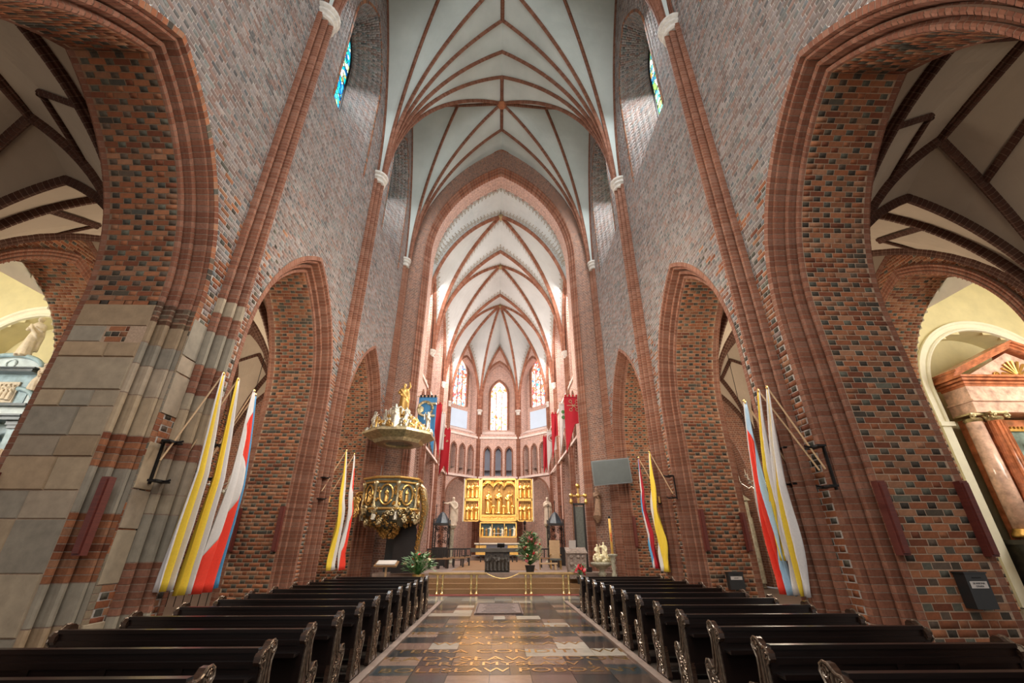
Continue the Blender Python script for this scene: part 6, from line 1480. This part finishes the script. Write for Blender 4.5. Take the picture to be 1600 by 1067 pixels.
# ================================================================ chapel altars
def column(m, x, y, z0, z1, r_, n=18):
    m.lathe([(r_*1.35, z0), (r_*1.4, z0+0.10), (r_*1.1, z0+0.16), (r_*1.15, z0+0.22), (r_, z0+0.28), (r_, z0+(z1-z0)*0.4), (r_*0.86, z1-0.02)], n, (x, y, 0))
def right_altar():
    ax, ay = 20.0, 14.9; r = empty('chapel_altar', (ax, ay, 0), 'red marble altar with gilded capitals and a dark painting in the right chapel', 'altar')
    b = MB(); b.box((0, 0.25, 0.9), (5.6, 0.8, 1.8)); b.box((0, 0.0, 1.86), (5.8, 1.3, 0.14)); b.box((-2.25, -0.15, 0.9), (0.95, 0.8, 1.8)); b.box((2.25, -0.15, 0.9), (0.95, 0.8, 1.8)); b.build('base', 'dark_marble', r)
    w_ = MB(); w_.box((0, 0.35, 3.95), (5.0, 0.3, 4.1)); w_.build('back_panel', 'red_marble', r)
    for x in (-2.45, -1.95, 1.95, 2.45):
        c = MB(); front = -0.25 if abs(x) < 2.2 else 0.0; rr_ = 0.27
        c.lathe([(rr_, 2.25), (rr_, 3.6), (rr_*0.88, 5.85)], 20, (x, front, 0)); co = c.build('column', 'red_marble' if abs(x) < 2.2 else 'pink_marble', r, smooth=True)
        if abs(x) < 2.2:
            fl = MB()
            for k in range(14): a = 2*PI*k/14; fl.tube([(x+rr_*1.0*math.cos(a), front+rr_*math.sin(a), 3.65), (x+rr_*0.9*math.cos(a), front+rr_*0.9*math.sin(a), 5.8)], 0.022, 5)
            fl.build('fluting', 'red_marble', co, kind='stuff')
        g = MB(); g.lathe([(rr_*1.35, 2.0), (rr_*1.4, 2.1), (rr_*1.1, 2.2), (rr_*1.2, 2.26)], 18, (x, front, 0)); g.build('column_base', 'gold', r, smooth=True)
        g = MB(); g.lathe([(rr_*0.9, 5.83), (rr_*1.05, 5.9), (rr_*0.95, 5.96)], 18, (x, front, 0)); g.box((x, front, 6.09), (0.62, 0.62, 0.06))
        for sd in (-1, 1): g.tube([(x_, front-0.28, z_) for _, x_, z_ in curl(x+sd*0.26, 5.98, 0.12, 1.6, PI/2, sd, 14)], 0.035, 6)
        g.tube([(x-0.26, front-0.28, 6.05), (x+0.26, front-0.28, 6.05)], 0.03, 6); g.build('ionic_capital', 'pale_gold', r)
    e = MB(); e.box((0, 0.05, 6.32), (5.2, 0.9, 0.40)); e.box((0, 0.0, 6.56), (5.3, 1.0, 0.07)); e.build('architrave', 'pink_marble', r)
    e = MB(); e.box((0, 0.05, 6.86), (5.15, 0.9, 0.52)); e.build('frieze', 'pink_marble', r)
    e = MB()
    for k, (zz, g_) in enumerate(((7.15, 0.0), (7.23, 0.10), (7.33, 0.22), (7.43, 0.30))): e.box((0, 0.05-g_*0.4, zz), (5.2+g_*2, 0.95+g_, 0.08))
    e.build('cornice', 'red_marble', r)
    t = MB(); t.prism([(-2.3, 7.47), (2.3, 7.47), (0, 8.6)], 'y', -0.15, 0.4); t.build('tympanum', 'pink_marble', r)
    for sd in (-1, 1):
        k_ = MB(); L = math.hypot(2.75, 1.25)
        for q, (o_, th, dp) in enumerate(((0.0, 0.10, 0.75), (0.10, 0.08, 0.9), (0.19, 0.09, 1.05))):
            V = []; x0, z0_, x1, z1_ = sd*2.8, 7.47+o_, 0, 8.72+o_; 
            k_.prism([(x0, z0_), (x1, z1_), (x1, z1_+th), (x0, z0_+th)] if sd < 0 else [(x1, z1_), (x0, z0_), (x0, z0_+th), (x1, z1_+th)], 'y', -dp/2, 0.45)
        k_.build('raking_cornice', 'red_marble', r)
    s_ = MB()
    for k in range(9): a = PI*(k+0.5)/9; s_.tube([(0.1*math.cos(a), -0.18, 7.62+0.1*math.sin(a)), (0.62*math.cos(a), -0.2, 7.62+0.62*math.sin(a))], [0.03, 0.05], 6)
    for sd in (-1, 1): s_.tube([(x_, -0.2, z_) for _, x_, z_ in curl(sd*0.85, 7.66, 0.12, 1.4, 0, sd, 12)], 0.03, 5)
    s_.build('gilded_shell', 'gold', r, kind='stuff')
    f = MB(); 
    for (x, z, a, b_) in ((0, 2.42, 3.0, 0.16), (0, 5.62, 3.0, 0.16), (-1.45, 4.0, 0.14, 3.2), (1.45, 4.0, 0.14, 3.2)): f.box((x, 0.12, z), (a, 0.14, b_))
    f.build('picture_frame', 'gold', r)
    for zz in (2.42, 5.62):
        d = MB()
        for k in range(20): d.ball((-1.4+2.8*k/19, 0.04, zz+(0.05 if zz > 5 else -0.0)), 0.05, 6, 4)
        d.build('beading', 'gold', r, kind='stuff')
    p = MB(); p.box((0, 0.16, 4.0), (2.8, 0.05, 3.1)); p.build('painting', 'painting', r)
right_altar()
def left_altar():
    ax, ay = -17.55, 14.75; r = empty('chapel_altar', (ax, ay, 0), 'blue grey marble altar with cream sculptures in the left chapel', 'altar')
    b = MB(); b.box((0, 0.2, 0.8), (3.6, 0.9, 1.6)); b.box((0, 0.1, 1.66), (3.8, 1.2, 0.12)); b.build('base', 'slate_marble', r)
    w_ = MB(); w_.box((0, 0.35, 4.1), (2.9, 0.3, 4.9)); w_.build('back_panel', 'blue_grey_marble', r)
    for x in (-1.35, 1.35):
        p = MB(); p.box((x, 0.05, 3.6), (0.34, 0.34, 3.6)); p.build('pilaster', 'blue_grey_marble', r)
        p = MB(); p.box((x, 0.0, 5.48), (0.46, 0.46, 0.14)); p.box((x, 0.0, 5.36), (0.38, 0.38, 0.12)); p.build('pilaster_capital', 'slate_marble', r)
        q = MB(); q.box((x, -0.1, 5.9), (0.3, 0.2, 0.42)); q.build('block', 'slate_marble', r)
    e = MB(); e.box((0, 0.0, 5.60), (3.3, 0.75, 0.10)); e.box((0, -0.02, 5.70), (3.4, 0.85, 0.06)); e.build('lower_cornice', 'slate_marble', r)
    e = MB(); e.box((0, 0.05, 5.87), (3.1, 0.6, 0.28)); e.build('frieze', 'pale_marble', r)
    e = MB(); e.box((0, -0.02, 6.06), (3.4, 0.85, 0.08)); e.build('mid_cornice', 'slate_marble', r)
    for sd in (-1, 1):
        c = MB(); P = [(sd*1.55-sd*0.75*(1-math.cos(t)), -0.1, 6.1+0.62*math.sin(t)) for t in np.linspace(0, PI/2, 9)]; c.tube(P, 0.085, 8); c.build('broken_pediment', 'blue_grey_marble', r, smooth=True)
        c = MB(); c.prism([(p[0], p[2]) for p in P]+[(sd*0.8, 6.1)], 'y', 0.0, 0.3) if sd > 0 else c.prism(([(p[0], p[2]) for p in P]+[(sd*0.8, 6.1)])[::-1], 'y', 0.0, 0.3); c.build('pediment_field', 'pale_marble', r)
        figure('seated_angel', 'statue_plaster', (sd*1.48, -0.25, 6.62), 1.0, r, 'reach', 71, rz=-sd*0.6, wings=True, robe=1.35, lean=sd*0.3)
    u = MB(); u.box((0, 0.2, 6.7), (2.2, 0.45, 1.3)); u.build('upper_stage', 'blue_grey_marble', r)
    u = MB(); u.box((0, 0.0, 7.32), (2.5, 0.75, 0.10)); u.box((0, 0.05, 7.42), (2.6, 0.85, 0.05)); u.build('upper_cornice', 'slate_marble', r)
    P = [(1.25*math.cos(t), -0.1, 7.45+0.55*math.sin(t)) for t in np.linspace(0, PI, 17)]; c = MB(); c.tube(P, 0.08, 8); c.build('segmental_pediment', 'blue_grey_marble', r, smooth=True)
    c = MB(); c.prism([(p[0], p[2]) for p in P], 'y', 0.0, 0.35); c.build('pediment_field', 'pale_marble', r)
    c = MB(); c.tube([(0.17*math.cos(t), -0.03, 7.68+0.17*math.sin(t)) for t in np.linspace(0, 2*PI, 17)[:-1]], 0.03, 6, closed=True); c.build('roundel', 'pale_marble', r)
    rl = MB(); rr = random.Random(6); rl.box((0, -0.04, 6.6), (1.5, 0.08, 0.75)); ro = rl.build('relief_slab', 'statue_plaster', r)
    for k in range(9): figure('relief_figure', 'statue_plaster', (-0.62+0.155*k, -0.10, 6.28+rr.uniform(0, 0.08)), 0.52+0.1*rr.random(), ro, ['reach', 'pray', 'raise'][k % 3], 72+k % 3, res=0.035)
    a = MB(); P = [(-0.95, -0.0, 2.0), (-0.95, -0.0, 4.3)]+[(0.95*math.cos(t), 0.0, 4.3+0.75*math.sin(t)) for t in np.linspace(PI, 0, 13)]+[(0.95, 0.0, 2.0)]
    a.tube([(p[0]*1.12, 0.12, p[2]+0.08) for p in P], 0.10, 8); a.build('picture_surround', 'pale_marble', r, smooth=True); a = MB(); a.tube([(p[0], 0.1, p[2]) for p in P], 0.035, 6); a.build('gilt_fillet', 'gold', r, smooth=True)
    pp = MB(); pp.prism([(p[0], p[2]) for p in P], 'y', 0.12, 0.25); pp.build('painting', 'painting_blue', r)
    ca = MB(); ca.ball((0.0, -0.05, 5.25), 0.16, 8, 6, sc3=(1.4, 0.6, 1)); ca.ball((0.62, -0.05, 5.15), 0.15, 8, 6); ca.ball((-0.62, -0.05, 5.15), 0.15, 8, 6); ca.build('cherub_head', 'statue_plaster', r, smooth=True)
    for sd in (-1, 1): figure('side_statue', 'statue_plaster', (sd*1.72, -0.5, 2.0), 2.55, r, 'reach' if sd > 0 else 'hold', 75 if sd > 0 else 76, rz=0.25*sd, res=0.016, robe=1.15)
    for sd in (-1, 1): q = MB(); q.lathe([(0.42, 0.0), (0.42, 0.2), (0.32, 0.3), (0.32, 1.8), (0.42, 1.9), (0.42, 2.0)], 14, (sd*1.72, -0.5, 0)); q.build('statue_pedestal', 'slate_marble', r)
    figure('crowning_statue', 'statue_plaster', (0.35, -0.1, 7.93), 1.62, r, 'hold', 77, rz=0.2, res=0.014, robe=0.95)
left_altar()
# ================================================================ floor inscription and slab
def inscription(txt, y, size, x=0.35, sx=1.2):
    return text_mesh(txt, size, 'brass', 'inlaid_lettering', FL, (x, y, 0.003), (0, 0, 0), 0.0012, sx=sx)
for txt, y, sz in (('MIESZKO I', 12.9, 0.42), ('BOLESŁAW CHROBRY', 12.25, 0.40), ('MIESZKO II  KAZIMIERZ', 11.4, 0.40), ('RYCHEZA', 10.85, 0.40), ('WŁADYSŁAW', 10.25, 0.40), ('IN TERRA CONDITI  WK II', 9.55, 0.38), ('WŁADYSŁAW ODONIC', 8.98, 0.40), ('PRZEMYSŁAW I', 8.62, 0.34), ('BOLESŁAW POBOŻNY', 8.22, 0.34)):
    inscription(txt, y, sz)
m = MB(); m.box((0, 0, 0.012), (1.40, 2.4, 0.03)); o = tag(m.build('memorial_slab', 'slab_bronze', None, loc=(0.18, 15.4, 0.0)), 'bronze memorial slab set in the aisle floor before the steps', 'slab')
q = MB(); q.tube([(-0.66, -1.16, 0.03), (0.66, -1.16, 0.03), (0.66, 1.16, 0.03), (-0.66, 1.16, 0.03)], 0.015, 5, closed=True)
for k in range(7): q.box((0, -0.8+0.27*k, 0.03), (1.0-0.1*(k % 3), 0.05, 0.01))
q.build('raised_border', 'slab_bronze', o, kind='stuff')
